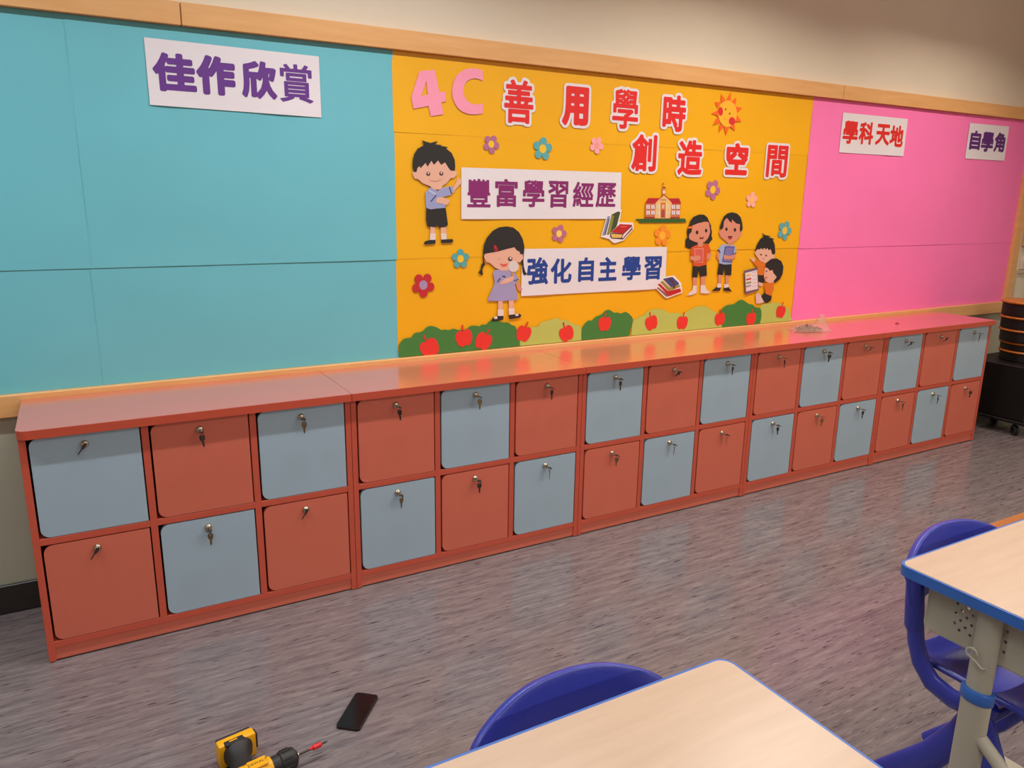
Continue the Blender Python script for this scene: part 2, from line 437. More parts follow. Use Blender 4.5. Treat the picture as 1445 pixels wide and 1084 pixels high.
def quad_of(z, b):
    """upright character box in a crop: b = (left, right, top, bottom)"""
    ox, oy, k = z.o
    um, vm = (b[0] + b[1]) / 2, (b[2] + b[3]) / 2
    x0 = on_board(ox + b[0] / k, oy + vm / k)[0]; x1 = on_board(ox + b[1] / k, oy + vm / k)[0]
    z1 = on_board(ox + um / k, oy + b[2] / k)[1]; z0 = on_board(ox + um / k, oy + b[3] / k)[1]
    return ((x0, z1), (x1, z1), (x1, z0), (x0, z0))
def banner(label, z, corners, chars, boxes, rgb, r, lift):
    w_ = z(corners)
    cx = sum(p[0] for p in w_) / 4; cz = min(p[1] for p in w_)
    t = thing('paper_banner', label, 'banner', (cx, BOARD_Y - lift, cz), group='white paper title banners')
    bm = bmesh.new(); N = 14
    TL, TR, BR, BL = [Vector(q) for q in w_]
    V = []
    for j in range(5):
        for i in range(N + 1):
            s, tt = i / N, j / 4
            p = (BL * (1 - s) + BR * s) * (1 - tt) + (TL * (1 - s) + TR * s) * tt
            yy = -.0022 * max(0, sin(s * 9 + 1)) * max(0, 1 - tt * 3.2) * (1 if 0 < i < N else .3)
            V.append(bm.verts.new((p.x - cx, yy, p.y - cz)))
    for j in range(4):
        for i in range(N):
            a = j * (N + 1) + i; bm.faces.new((V[a], V[a + 1], V[a + N + 2], V[a + N + 1]))
    bm_obj('paper', bm, M_WHITE, t, smooth=60)
    m = mat('ink_%d_%d_%d' % rgb, rgb, .5, var=.03)
    for k, (ch, b) in enumerate(zip(chars, boxes)):
        lettering('character', t, ch, quad_of(z, b), m, r[k] if isinstance(r, tuple) else r, 1.6)
    return t
banner('white banner with four rounded purple characters on teal paper', Zoom(195, 45, 5.453), [(42, 42), (1388, 190), (1408, 660), (90, 562)], '佳作欣賞',
       [(112, 442, 166, 464), (448, 746, 186, 488), (792, 1062, 226, 516), (1085, 1340, 252, 546)], (98, 44, 134), (.0062, .0074, .0062, .0024), .0035)
banner('long white banner with six magenta-purple characters above the braided girl', Zoom(640, 230, 5.898), [(62, 37), (1395, 80), (1385, 465), (62, 467)], '豐富學習經歷',
       [(110, 305, 133, 370), (343, 530, 133, 367), (570, 755, 143, 368), (785, 950, 150, 373), (990, 1163, 157, 367), (1180, 1348, 165, 370)], (132, 30, 104), .0031, .0030)
banner('long white banner with six dark blue characters beside the braided girl', Zoom(730, 340, 6.721), [(40, 76), (1415, 57), (1400, 452), (33, 523)], '強化自主學習',
       [(88, 290, 155, 415), (312, 512, 165, 402), (575, 722, 155, 385), (768, 940, 152, 378), (990, 1168, 145, 372), (1200, 1362, 145, 368)], (28, 62, 142), .0042, .0030)
banner('small white card with four red characters on pink paper', Zoom(1180, 155, 13.136), [(120, 50), (1318, 170), (1235, 862), (40, 790)], '學科天地',
       [(115, 395, 200, 635), (415, 680, 225, 645), (725, 985, 265, 660), (985, 1235, 290, 690)], (216, 34, 26), .0050, .0036)
banner('smallest white card with three purple characters at the right of the pink paper', Zoom(1285, 100, 9.03), [(750, 665), (1250, 710), (1186, 1147), (686, 1117)], '自學角',
       [(750, 885, 760, 1010), (895, 1050, 775, 1035), (1060, 1195, 785, 1040)], (88, 30, 112), .0056, .0036)

# red characters with a white paper border, each cut out on its own
M_RED = mat('ink_red', (222, 34, 34), .45, var=.03)
def red_char(ch, box_px, where, r=.0075, border=.012):
    z = Zoom(0, 0, 1)
    q = quad_of(z, box_px)
    t = thing('paper_character', 'red white-bordered paper character, %s' % where, 'paper letter', ((q[0][0] + q[1][0]) / 2, BOARD_Y - .0028, q[2][1]), group='red cut-out title characters')
    lettering('white_border', t, ch, q, M_WHITE, r + border, 0, inset=r)
    lettering('red_face', t, ch, q, M_RED, r, 1.2, inset=r)
red_char('善', (711, 752.3, 112.8, 174.3), 'first of the top row, right of the pink letter C', .0044)
red_char('用', (793, 830.3, 122, 177.7), 'second of the top row', .0095)
red_char('學', (863.9, 900.4, 126, 182.2), 'third of the top row', .0040)
red_char('時', (934.8, 967.2, 134.2, 186), 'last of the top row, left of the smiling sun', .0062)
red_char('創', (891, 926, 189.6, 241.7), 'first of the lower row, above the red-roofed schoolhouse', .0055)
red_char('造', (956.3, 990.6, 197.4, 247.2), 'second of the lower row', .0060)
red_char('空', (1023.8, 1054.8, 201.8, 247.2), 'third of the lower row, under the smiling sun', .0080)
red_char('間', (1081.4, 1110.6, 205.1, 250.5), 'last of the lower row, next to the pink paper', .0052)

ZB = Zoom(540, 60, 4.516)
PINKC = (244, 150, 176)
t = board_thing('paper_character', 'pale pink paper numeral 4 in the top left corner of the yellow paper', 'paper letter', (604, 164), .0028)
cut('numeral', t, ZB([(233, 183), (330, 175), (360, 318), (398, 312), (402, 375), (372, 382), (385, 458), (305, 470), (290, 405), (195, 423), (180, 350)]), PINKC, 0, [ZB([(276, 245), (286, 333), (245, 341)])])
t = board_thing('paper_character', 'pale pink paper letter C beside the pink numeral 4', 'paper letter', (659, 161), .0028)
cut('letter', t, ZB([(635, 180), (600, 167), (560, 165), (520, 173), (488, 192), (462, 222), (447, 262), (440, 310), (445, 355), (460, 393), (483, 424), (510, 444), (545, 456), (580, 459), (635, 453),
                     (637, 390), (605, 396), (575, 394), (548, 382), (527, 360), (514, 330), (511, 300), (518, 270), (533, 248), (556, 234), (585, 229), (612, 234), (637, 245)]), PINKC, 0)

SKIN, SKIN2, HAIR, NAVY, SOCK = (226, 172, 148), (214, 138, 112), (34, 30, 30), (62, 66, 112), (226, 208, 206)
SHIRT = (152, 156, 196)
# ---- boy in pale blue shirt
A, B = Zoom(570, 190, 13.55), Zoom(570, 260, 12.04)
t = board_thing('paper_boy', 'paper cut-out of a boy in pale blue shirt and black shorts, pointing', 'paper cut-out', (617, 344), .0042)
cut('raised_arm', t, A([(930, 1030), (985, 920), (1015, 850), (1055, 838), (1105, 900), (1060, 960), (990, 1030), (935, 1120)], 3), SKIN, 0)
cut('leg', t, B([(445, 700), (525, 700), (525, 850), (440, 850)]), SKIN, 0); cut('leg', t, B([(615, 700), (712, 700), (712, 850), (620, 850)]), SKIN, 0)
cut('sock', t, B([(438, 838), (535, 838), (530, 960), (430, 955)]), SOCK, 1); cut('sock', t, B([(620, 836), (715, 836), (718, 950), (625, 945)]), SOCK, 1)
cut('shoe', t, B([(330, 1000), (352, 968), (440, 945), (530, 945), (525, 1010), (345, 1022)]), HAIR, 2); cut('shoe', t, B([(622, 940), (720, 935), (818, 930), (832, 970), (800, 992), (630, 998)]), HAIR, 2)
cut('shirt', t, B([(355, 150), (430, 60), (500, 65), (560, 120), (600, 90), (650, 60), (760, 40), (805, 20), (835, 110), (800, 180), (700, 205), (650, 215), (690, 330), (700, 405), (540, 418), (450, 430), (370, 400)]), SHIRT, 1)
cut('shorts', t, B([(372, 405), (450, 427), (540, 414), (700, 400), (715, 500), (740, 690), (700, 725), (600, 735), (560, 690), (530, 730), (390, 715), (368, 600)]), HAIR, 2)
cut('sleeve_stripe', t, B([(440, 295), (530, 178), (548, 190), (458, 300)]), NAVY, 2.2); cut('sleeve_stripe', t, B([(752, 50), (772, 44), (808, 160), (790, 166)]), NAVY, 2.2)
cut('collar', t, B([(400, 115), (425, 100), (540, 160), (520, 180)]), (190, 192, 218), 2.2)
cut('forearm', t, B([(560, 230), (640, 222), (740, 258), (762, 300), (715, 352), (640, 330), (540, 308)], 2), SKIN, 2.6)
cut('face', t, A([(150, 740), (165, 690), (240, 620), (300, 480), (800, 470), (900, 640), (1000, 700), (1000, 770), (945, 830), (885, 830), (800, 930), (730, 975), (700, 1050), (560, 1050), (480, 980), (350, 930), (260, 850), (190, 840)]), SKIN, 2)
cut('hair', t, A([(175, 715), (155, 600), (160, 480), (190, 370), (250, 270), (380, 200), (330, 108), (400, 132), (500, 160), (640, 122), (590, 190), (722, 200), (690, 215), (832, 240), (800, 270), (900, 350), (960, 480), (970, 600), (965, 690), (890, 690), (850, 650), (775, 530), (705, 580), (640, 495), (565, 580), (515, 500), (440, 615), (405, 540), (305, 645), (290, 600), (250, 640), (230, 715)]), HAIR, 3)
for c in ((455, 752), (703, 747)):
    cut('eye', t, A.disc(c, 40), (92, 58, 56), 3); cut('eye_glint', t, A.disc((c[0] + 2, c[1] - 14), 14), (240, 225, 220), 4)
cut('mouth', t, A([(450, 838), (510, 876), (590, 888), (670, 872), (730, 836), (672, 886), (590, 904), (505, 890)]), (186, 120, 100), 3)
# ---- girl with braids
A, B = Zoom(660, 310, 13.55), Zoom(660, 380, 13.55)
t = board_thing('paper_girl', 'paper cut-out of a winking girl with braids, lavender dress and magnifier', 'paper cut-out', (712, 452), .0044)
cut('braid', t, A([(290, 560), (305, 800), (330, 850), (290, 900), (270, 960), (285, 1040), (255, 1070), (230, 1030), (195, 1020), (240, 950), (250, 870), (285, 820), (280, 700)]), HAIR, 0)
cut('braid', t, A([(1065, 600), (1055, 800), (1065, 900), (1090, 990), (1125, 1040), (1070, 1065), (1040, 1000), (1030, 880), (1000, 800), (1040, 700)]), HAIR, 0)
cut('leg', t, B([(570, 580), (660, 580), (660, 790), (575, 790)]), SKIN, 0); cut('leg', t, B([(775, 580), (870, 580), (870, 760), (780, 760)]), SKIN, 0)
cut('sock', t, B([(565, 770), (675, 770), (675, 900), (565, 920)]), SOCK, 1); cut('sock', t, B([(770, 750), (885, 745), (885, 880), (780, 890)]), SOCK, 1)
cut('shoe', t, B([(430, 990), (470, 930), (560, 890), (675, 890), (670, 960), (560, 985)]), HAIR, 2); cut('shoe', t, B([(775, 870), (890, 860), (990, 850), (1018, 890), (980, 925), (785, 950)]), HAIR, 2)
cut('shoe_strap', t, B([(490, 905), (550, 895), (556, 945), (500, 950)]), SOCK, 3); cut('shoe_strap', t, B([(895, 852), (955, 846), (960, 888), (905, 892)]), SOCK, 3)
cut('arm', t, B([(905, 270), (950, 230), (1000, 330), (1036, 380), (990, 425), (948, 392)]), SKIN2, 0.6)
cut('dress', t, B([(470, 60), (520, 10), (700, 0), (840, 5), (900, 70), (970, 190), (890, 285), (915, 400), (955, 560), (930, 585), (640, 606), (372, 600), (380, 555), (500, 290), (505, 230)]), (160, 150, 190), 1.2)
cut('sleeve_stripe', t, B([(545, 240), (600, 165), (620, 180), (565, 250)]), NAVY, 2.3); cut('sleeve_stripe', t, B([(870, 214), (955, 182), (960, 198), (880, 232)]), NAVY, 2.3)
cut('bow', t, B([(640, 118), (702, 122), (718, 160), (660, 148)]), NAVY, 2.3)
cut('forearm', t, B([(600, 290), (680, 190), (800, 150), (830, 95), (875, 140), (850, 210), (780, 250)], 2), SKIN, 2.6)
cut('face', t, A([(300, 700), (330, 650), (400, 600), (880, 500), (990, 620), (1040, 660), (1050, 740), (990, 815), (940, 810), (870, 900), (780, 970), (640, 975), (520, 920), (420, 830), (340, 805)]), SKIN, 2)
cut('hair', t, A([(285, 600), (300, 480), (360, 340), (470, 210), (590, 145), (730, 128), (860, 150), (970, 240), (1040, 370), (1070, 500), (1066, 620), (1050, 668), (980, 650), (990, 620), (920, 580), (880, 525), (700, 570), (560, 610), (380, 640), (300, 655)]), HAIR, 3)
cut('hair_clip', t, A([(485, 488), (522, 488), (572, 580), (545, 602), (508, 622)]), (186, 24, 40), 4)
cut('hair_clip_gap', t, A([(514, 540), (545, 582), (518, 592)]), HAIR, 5)
cut('eye', t, A.disc((800, 750), 42), (60, 40, 40), 3); cut('eye_glint', t, A.disc((806, 738), 18), (240, 228, 224), 4)
cut('wink', t, A([(560, 742), (600, 752), (640, 740), (600, 766)]), (196, 128, 108), 3)
cut('mouth', t, A([(590, 835), (675, 852), (762, 830), (725, 890), (660, 905)]), (214, 84, 76), 3)
cut('magnifier_handle', t, A([(815, 990), (850, 990), (852, 1084), (815, 1084)]), (196, 130, 62), 4)
cut('magnifier_lens', t, A.disc((862, 893), 100, 106, 22), (214, 202, 200), 4.6)
# ---- girl in orange shirt
A, B = Zoom(955, 290, 14.45), Zoom(955, 345, 14.45)
t = board_thing('paper_girl', 'paper cut-out of a long-haired girl in orange shirt holding a pink book', 'paper cut-out', (986, 415), .0028)
cut('long_hair', t, A([(240, 400), (200, 530), (215, 650), (175, 690), (168, 870), (190, 840), (215, 872), (270, 880), (400, 800), (500, 740), (640, 785), (722, 680), (700, 620), (710, 530), (670, 400), (400, 300)]), HAIR, 0)
cut('leg', t, B([(320, 650), (405, 650), (395, 850), (325, 850)]), SKIN2, 0); cut('leg', t, B([(485, 640), (570, 640), (570, 840), (485, 840)]), SKIN2, 0)
cut('shoe', t, B([(325, 838), (400, 838), (395, 985), (300, 1030), (190, 1036), (310, 930)]), SOCK, 1); cut('shoe', t, B([(480, 828), (565, 828), (600, 920), (682, 985), (590, 1000), (475, 990)]), SOCK, 1)
cut('arm', t, B([(600, 170), (660, 180), (702, 160), (672, 280), (610, 335)]), SKIN2, 0.5)
cut('shirt', t, B([(290, 60), (400, 8), (430, 45), (510, 45), (540, -5), (640, 0), (690, 130), (650, 190), (608, 170), (600, 412), (430, 452), (320, 432), (310, 230), (265, 220)]), (212, 82, 34), 1)
cut('shorts', t, B([(320, 436), (440, 452), (595, 412), (605, 635), (470, 660), (440, 500), (410, 670), (305, 670)]), HAIR, 2)
cut('book', t, B([(345, 80), (540, 70), (525, 380), (360, 362)]), (228, 140, 122), 2); cut('book_cover', t, B([(362, 96), (524, 86), (512, 366), (374, 350)]), (208, 92, 82), 3)
cut('hand', t, B([(265, 230), (330, 245), (430, 220), (482, 258), (450, 322), (330, 332), (262, 310)]), SKIN2, 4)
cut('neck', t, A([(415, 720), (522, 720), (518, 838), (420, 838)]), SKIN2, 2)
cut('face', t, A([(235, 640), (245, 585), (290, 540), (310, 380), (640, 320), (672, 540), (630, 660), (560, 740), (470, 772), (330, 730), (250, 690)]), SKIN2, 3)
cut('fringe', t, A([(245, 425), (260, 320), (330, 230), (440, 185), (540, 185), (610, 240), (645, 320), (690, 420), (680, 520), (640, 340), (560, 320), (420, 362), (330, 398)]), HAIR, 4)
cut('hairband', t, A([(208, 452), (250, 422), (322, 428), (300, 462), (220, 474)]), (226, 112, 36), 5)
cut('eye', t, A.disc((400, 548), 28, 40), (52, 30, 28), 4); cut('eye', t, A.disc((585, 512), 25, 37), (52, 30, 28), 4)
cut('mouth', t, A([(445, 642), (495, 655), (546, 634), (522, 680), (462, 686)]), (110, 34, 34), 4)
# ---- boy in pale blue shirt with book
t = board_thing('paper_boy', 'paper cut-out of a boy in pale blue shirt holding a purple book', 'paper cut-out', (1022, 412), .0028)
cut('leg', t, B([(840, 610), (915, 610), (895, 810), (835, 800)]), SKIN2, 0); cut('leg', t, B([(985, 610), (1055, 610), (1045, 820), (985, 820)]), SKIN2, 0)
cut('sock', t, B([(820, 798), (900, 800), (890, 885), (810, 875)]), SOCK, 1); cut('sock', t, B([(960, 808), (1050, 810), (1050, 885), (955, 885)]), SOCK, 1)
cut('shoe', t, B([(695, 950), (800, 868), (845, 885), (890, 876), (872, 940)]), HAIR, 2); cut('shoe', t, B([(945, 890), (1000, 880), (1045, 868), (1118, 962), (950, 938)]), HAIR, 2)
cut('arm', t, B([(830, 130), (885, 180), (855, 345), (798, 240)]), SKIN2, 0.5)
cut('shirt', t, B([(830, 100), (900, 10), (1020, -10), (1060, 18), (1120, -5), (1200, 50), (1200, 170), (1120, 210), (1110, 402), (980, 412), (850, 382), (870, 180)]), (158, 168, 206), 1)
cut('shorts', t, B([(850, 388), (980, 410), (1110, 400), (1100, 630), (980, 625), (960, 470), (930, 625), (820, 610)]), HAIR, 2)
cut('book', t, B([(975, 36), (1165, 42), (1112, 375), (915, 352)]), (72, 66, 122), 2); cut('book_cover', t, B([(992, 56), (1146, 60), (1098, 358), (934, 336)]), (122, 112, 166), 3)
cut('hand', t, B([(940, 210), (1060, 235), (1190, 190), (1192, 252), (1120, 302), (950, 300)]), SKIN2, 4)
cut('sleeve_stripe', t, B([(835, 108), (850, 100), (884, 165), (868, 178)]), HAIR, 2.4); cut('sleeve_stripe', t, B([(1135, 195), (1198, 162), (1200, 178), (1145, 208)]), HAIR, 4.4)
cut('neck', t, A([(1030, 740), (1105, 740), (1100, 822), (1030, 822)]), SKIN2, 2)
cut('face', t, A([(845, 540), (890, 490), (940, 250), (1280, 320), (1320, 560), (1270, 640), (1220, 700), (1120, 772), (1040, 770), (980, 720), (880, 640)]), SKIN2, 3)
cut('hair', t, A([(865, 450), (900, 330), (950, 220), (1020, 160), (1120, 138), (1220, 165), (1290, 240), (1322, 350), (1332, 480), (1290, 545), (1270, 500), (1280, 380), (1200, 365), (1110, 280), (1112, 352), (1060, 320), (1010, 240), (950, 320), (935, 450), (900, 495)]), HAIR, 4)
cut('eye', t, A.disc((1000, 483), 24, 37), (52, 30, 28), 4); cut('eye', t, A.disc((1172, 495), 26, 38), (52, 30, 28), 4)
cut('mouth', t, A([(1025, 630), (1122, 625), (1100, 690), (1048, 690)]), (190, 50, 38), 4); cut('upper_lip', t, A([(1025, 626), (1122, 622), (1112, 650), (1034, 652)]), (84, 30, 30), 5)
# ---- two children with a tablet
A = Zoom(1035, 320, 9.03)
t = board_thing('paper_children', 'paper cut-out of two dark-haired children in orange shirts with a big tablet', 'paper cut-out', (1076, 427), .0028)
ORG = (216, 112, 24)
cut('raised_hand', t, A([(203, 402), (228, 388), (285, 425), (250, 455)]), SKIN, 0)
cut('shirt', t, A([(245, 462), (280, 418), (330, 430), (400, 460), (405, 625), (308, 622), (293, 510)]), ORG, 0.8)
cut('shorts', t, A([(300, 614), (400, 620), (382, 722), (310, 702)]), HAIR, 1.4); cut('leg', t, A([(310, 700), (382, 720), (352, 762), (310, 745)]), SKIN, 0.6)
cut('face', t, A([(260, 330), (300, 280), (340, 240), (470, 250), (500, 345), (525, 380), (480, 425), (400, 464), (330, 432), (285, 372)]), SKIN, 2)
cut('hair', t, A([(268, 322), (290, 230), (340, 150), (380, 126), (355, 78), (396, 106), (472, 120), (440, 132), (512, 155), (495, 166), (520, 230), (526, 330), (510, 356), (485, 348), (468, 285), (440, 300), (425, 268), (405, 292), (385, 266), (365, 292), (345, 270), (330, 290), (300, 285)]), HAIR, 3)
cut('eye', t, A.disc((343, 355), 13, 11, 10), (96, 62, 52), 3); cut('eye', t, A.disc((408, 366), 13, 11, 10), (96, 62, 52), 3); cut('mouth', t, A([(350, 402), (398, 402), (374, 414)]), (196, 112, 96), 3)
cut('foot', t, A([(280, 850), (312, 842), (350, 885), (385, 960), (320, 978), (282, 975), (274, 900)]), (220, 186, 180), 3)
cut('shorts', t, A([(343, 882), (392, 835), (482, 876), (470, 940), (420, 972), (380, 955)]), HAIR, 4)
cut('shirt', t, A([(388, 725), (440, 700), (506, 718), (502, 800), (470, 880), (400, 852), (384, 765)]), ORG, 4.8)
cut('face', t, A([(393, 520), (470, 520), (510, 590), (540, 640), (500, 708), (440, 716), (398, 690), (378, 640), (384, 570)]), SKIN, 5.4)
cut('hair', t, A([(393, 512), (420, 450), (470, 410), (540, 402), (600, 438), (627, 510), (616, 600), (580, 670), (520, 712), (500, 692), (542, 640), (500, 590), (485, 548), (455, 560), (430, 530)]), HAIR, 6.2)
cut('eye', t, A.disc((412, 565), 11, 9, 10), (70, 40, 36), 6.2); cut('mouth', t, A([(390, 640), (425, 635), (410, 668), (394, 665)]), (206, 104, 96), 6.2)
tb = cut('tablet', t, A([(125, 560), (296, 515), (312, 810), (138, 860)]), (112, 84, 106), 7)
cut('tablet_screen', t, A([(138, 588), (290, 549), (300, 790), (150, 824)]), (228, 208, 208), 8)
for (y, c, x1) in ((606, (222, 180, 70), 205), (654, (196, 40, 44), 212), (700, (128, 138, 66), 212), (742, (150, 140, 158), 208)):
    cut('screen_bar', t, A([(150, y + 10), (x1, y - 6), (x1 + 1, y + 14), (151, y + 30)]), c, 9)
for y in (580, 625, 672, 715, 757):
    cut('screen_line', t, A([(222, y + 4), (285, y - 12), (285, y - 8), (222, y + 8)]), (170, 160, 172), 9)
# ---- schoolhouse
A = Zoom(890, 250, 15.49)
t = board_thing('paper_schoolhouse', 'small paper schoolhouse with red roof and green lawn strip', 'paper cut-out', (933, 314), .0028)
cut('lawn', t, A([(105, 912), (1180, 905), (1210, 985), (185, 996), (160, 945), (105, 945)]), (44, 92, 36), 1)
cut('wall', t, A([(310, 560), (1085, 565), (1062, 910), (300, 910)]), (206, 116, 66), 0)
cut('plinth', t, A([(302, 868), (600, 868), (600, 908), (300, 908)]), (150, 54, 40), 1.4); cut('plinth', t, A([(750, 868), (1058, 868), (1060, 908), (750, 908)]), (150, 54, 40), 1.4)
cut('roof', t, A([(312, 576), (375, 458), (640, 460), (540, 545), (520, 576)]), (182, 28, 44), 1.4); cut('roof', t, A([(790, 464), (1050, 464), (1094, 582), (880, 582), (866, 545)]), (182, 28, 44), 1.4)
cut('facade', t, A([(535, 560), (715, 385), (885, 560), (850, 900), (515, 900)]), (232, 182, 118), 2)
cut('gable_trim', t, A([(615, 462), (715, 366), (812, 455), (798, 470), (715, 398), (630, 474)]), (170, 84, 36), 3)
cut('tower', t, A([(680, 250), (752, 250), (752, 385), (680, 385)]), (216, 140, 96), 2.4); cut('clock', t, A.disc((716, 326), 28, 30), (244, 216, 196), 3.4)
cut('tower_roof', t, A([(660, 246), (716, 205), (770, 246)]), (132, 34, 30), 3.4); cut('flagpole', t, A([(697, 110), (707, 110), (712, 208), (704, 208)]), (214, 150, 96), 3); cut('flag', t, A([(680, 134), (728, 146), (684, 164)]), (150, 50, 40), 3.6)
for x in (368, 472, 920, 1022):
    for y in (652, 776):
        cut('window', t, A([(x - 36, y - 44), (x + 36, y - 44), (x + 36, y + 44), (x - 36, y + 44)]), (226, 214, 222), 3)
        cut('window_bar', t, A([(x - 4, y - 44), (x + 4, y - 44), (x + 4, y + 44), (x - 4, y + 44)]), (160, 110, 110), 4)
for x in (580, 808):
    for y in (650, 784): cut('window', t, A([(x - 30, y - 40), (x + 30, y - 40), (x + 30, y + 40), (x - 30, y + 40)]), (206, 200, 170), 3)
cut('door', t, A([(640, 556), (752, 556), (746, 885), (640, 885)]), (200, 120, 42), 3); cut('door_window', t, A([(668, 600), (722, 600), (720, 690), (668, 690)]), (230, 170, 160), 4)
cut('door_leaf', t, A([(656, 720), (728, 720), (726, 880), (656, 880)]), (170, 66, 76), 4)
cut('column', t, A([(612, 560), (636, 560), (634, 890), (608, 890)]), (240, 206, 150), 3.4); cut('column', t, A([(755, 560), (778, 560), (778, 890), (752, 890)]), (240, 206, 150), 3.4)
mk = mat('ink_brown', (96, 62, 44), .5)
for i, ch in enumerate('SCHOOL'):
    lettering('sign_letter', t, ch, A([(640 + i * 22, 484), (659 + i * 22, 484), (659 + i * 22, 512), (640 + i * 22, 512)]), mk, 0, 4)
# ---- book clip-art
A = Zoom(840, 290, 18.07)
t = board_thing('paper_books', 'paper cut-out of a blue, a green and a lying red book', 'paper cut-out', (866, 342), .0046)
cut('white_border', t, A([(125, 800), (285, 255), (560, 105), (662, 108), (600, 425), (950, 438), (968, 590), (705, 892), (480, 962), (410, 930), (335, 855)]), (234, 222, 222), 0)
cut('blue_book', t, A([(160, 772), (295, 280), (362, 268), (348, 340), (242, 752)]), (136, 140, 168), 1); cut('blue_edge', t, A([(220, 745), (330, 330), (352, 335), (248, 745)]), (62, 62, 84), 2)
cut('green_book', t, A([(280, 740), (402, 230), (560, 150), (622, 170), (525, 540), (390, 670), (320, 742)]), (60, 74, 40), 1.6); cut('green_spine', t, A([(285, 720), (408, 245), (462, 262), (372, 690), (330, 722)]), (140, 134, 48), 2.4)
cut('pages', t, A([(365, 700), (690, 715), (915, 500), (935, 595), (690, 862), (400, 840), (360, 790)]), (86, 42, 50), 2); cut('page_edge', t, A([(380, 722), (675, 738), (640, 822), (405, 822)]), (224, 180, 92), 3)
cut('page_edge', t, A([(700, 735), (915, 528), (912, 570), (690, 828), (660, 822)]), (240, 206, 206), 3); cut('red_cover', t, A([(382, 682), (612, 474), (918, 490), (722, 690), (694, 716)]), (184, 28, 32), 3.4)
cut('cover_title', t, A([(628, 526), (780, 530), (768, 552), (612, 548)]), (226, 104, 68), 4.4)
A = Zoom(915, 380, 24.08)
t = board_thing('paper_books', 'paper cut-out of a stack of red, olive and blue books', 'paper cut-out', (942, 420), .0046)
cut('white_border', t, A([(220, 640), (460, 270), (850, 205), (1095, 470), (1136, 790), (605, 985), (530, 950)]), (240, 222, 216), 0)
cut('lower_cover', t, A([(268, 640), (300, 600), (620, 850), (700, 905), (590, 935)]), (140, 92, 84), 1)
cut('red_book', t, A([(295, 515), (360, 480), (640, 740), (1060, 648), (1092, 762), (700, 908), (620, 860)]), (190, 30, 28), 1.4)
cut('olive_book', t, A([(378, 424), (450, 398), (700, 620), (1030, 535), (1055, 592), (830, 682), (650, 724)]), (156, 134, 52), 2.2)
cut('page_edge', t, A([(440, 385), (480, 380), (700, 585), (690, 618)]), (238, 200, 176), 3); cut('blue_book', t, A([(468, 322), (792, 258), (1012, 470), (1002, 522), (740, 602)]), (68, 74, 124), 3.2)
cut('ribbon', t, A([(640, 300), (722, 280), (878, 480), (872, 640), (810, 650), (806, 500)]), (90, 48, 66), 4)
# ---- smiling sun
A = Zoom(995, 120, 14.45)
t = board_thing('paper_sun', 'smiling paper sun with orange rays and red cheeks', 'paper cut-out', (1026, 190), .0028)
for r in ([(320, 180), (410, 310), (315, 365)], [(520, 140), (515, 320), (430, 310)], [(635, 250), (605, 415), (530, 340)], [(755, 465), (635, 580), (612, 440)], [(735, 750), (605, 750), (640, 605)], [(598, 940), (500, 855), (590, 760)],
          [(418, 1030), (378, 850), (492, 850)], [(270, 970), (295, 790), (375, 850)], [(145, 825), (250, 640), (295, 770)], [(120, 585), (265, 510), (260, 635)], [(190, 350), (320, 345), (250, 475)]):
    cut('ray', t, A(r), (242, 96, 20), 0)
cut('face', t, A.disc((448, 585), 190, 272, 28), (250, 178, 34), 1)
cut('cheek', t, A.disc((306, 540), 48, 90, 18), (214, 36, 40), 2); cut('cheek', t, A.disc((537, 737), 66, 82, 18), (214, 36, 40), 2)
cut('eye', t, A.disc((409, 497), 15, 20, 10), (80, 40, 10), 2); cut('eye', t, A.disc((490, 584), 16, 20, 10), (80, 40, 10), 2)
cut('mouth', t, A([(362, 668), (392, 692), (420, 692), (430, 684), (422, 702), (388, 702)]), (206, 130, 26), 2)

# ---- paper flowers
def flower(uv, rv, petal, centre, label, rot=0.0):
    x, z = on_board(*uv); R = abs(on_board(uv[0], uv[1] + rv)[1] - z)
    t = thing('paper_flower', label, 'paper flower', (x, BOARD_Y - .0028, z), group='paper flowers on the yellow paper')
    pts = []
    for k in range(60):
        a = 2 * pi * k / 60 + rot; q = abs(cos(2.5 * (a - rot)))
        rr = R * (.50 + .50 * q ** .55)
        pts.append((x + rr * sin(a), z + rr * cos(a)))
    cut('petals', t, pts, petal, 0)
    cut('flower_centre', t, [(x + R * .36 * cos(2 * pi * k / 16), z + R * .38 * sin(2 * pi * k / 16)) for k in range(16)], centre, 1.2)
YC = (240, 190, 40)
flower((692.8, 203.5), 13.5, (176, 104, 140), YC, 'mauve paper flower with yellow centre under the pink letter C', .5)
flower((765.4, 210.1), 16.5, (88, 166, 168), YC, 'teal paper flower with yellow centre above the magenta-lettered banner', .1)
flower((841.6, 205), 12.5, (246, 166, 166), (240, 150, 150), 'small all-pink paper flower left of the lower red row', .5)
flower((1005.4, 267.8), 14.5, (180, 106, 140), YC, 'mauve paper flower with yellow centre right of the schoolhouse', .45)
flower((1060.3, 282.2), 11.5, (248, 172, 160), (250, 190, 90), 'tiny pale pink paper flower above the boy with the purple book', .1)
flower((788.4, 329.8), 13, (184, 104, 132), (244, 206, 90), 'mauve paper flower with pale yellow centre above the blue-lettered banner', .3)
flower((649.4, 365.3), 14, (86, 164, 160), YC, 'teal paper flower with yellow centre left of the braided girl', .0)
flower((597, 402.2), 17.5, (192, 34, 40), (166, 140, 176), 'red paper flower with lavender centre at the lower left of the yellow paper', .6)
flower((934.1, 332.5), 15.5, (240, 138, 30), (250, 176, 40), 'orange paper flower under the schoolhouse lawn', .1)
flower((1106.8, 325.4), 14, (98, 164, 166), (236, 190, 50), 'teal paper flower next to the edge of the pink paper', .4)

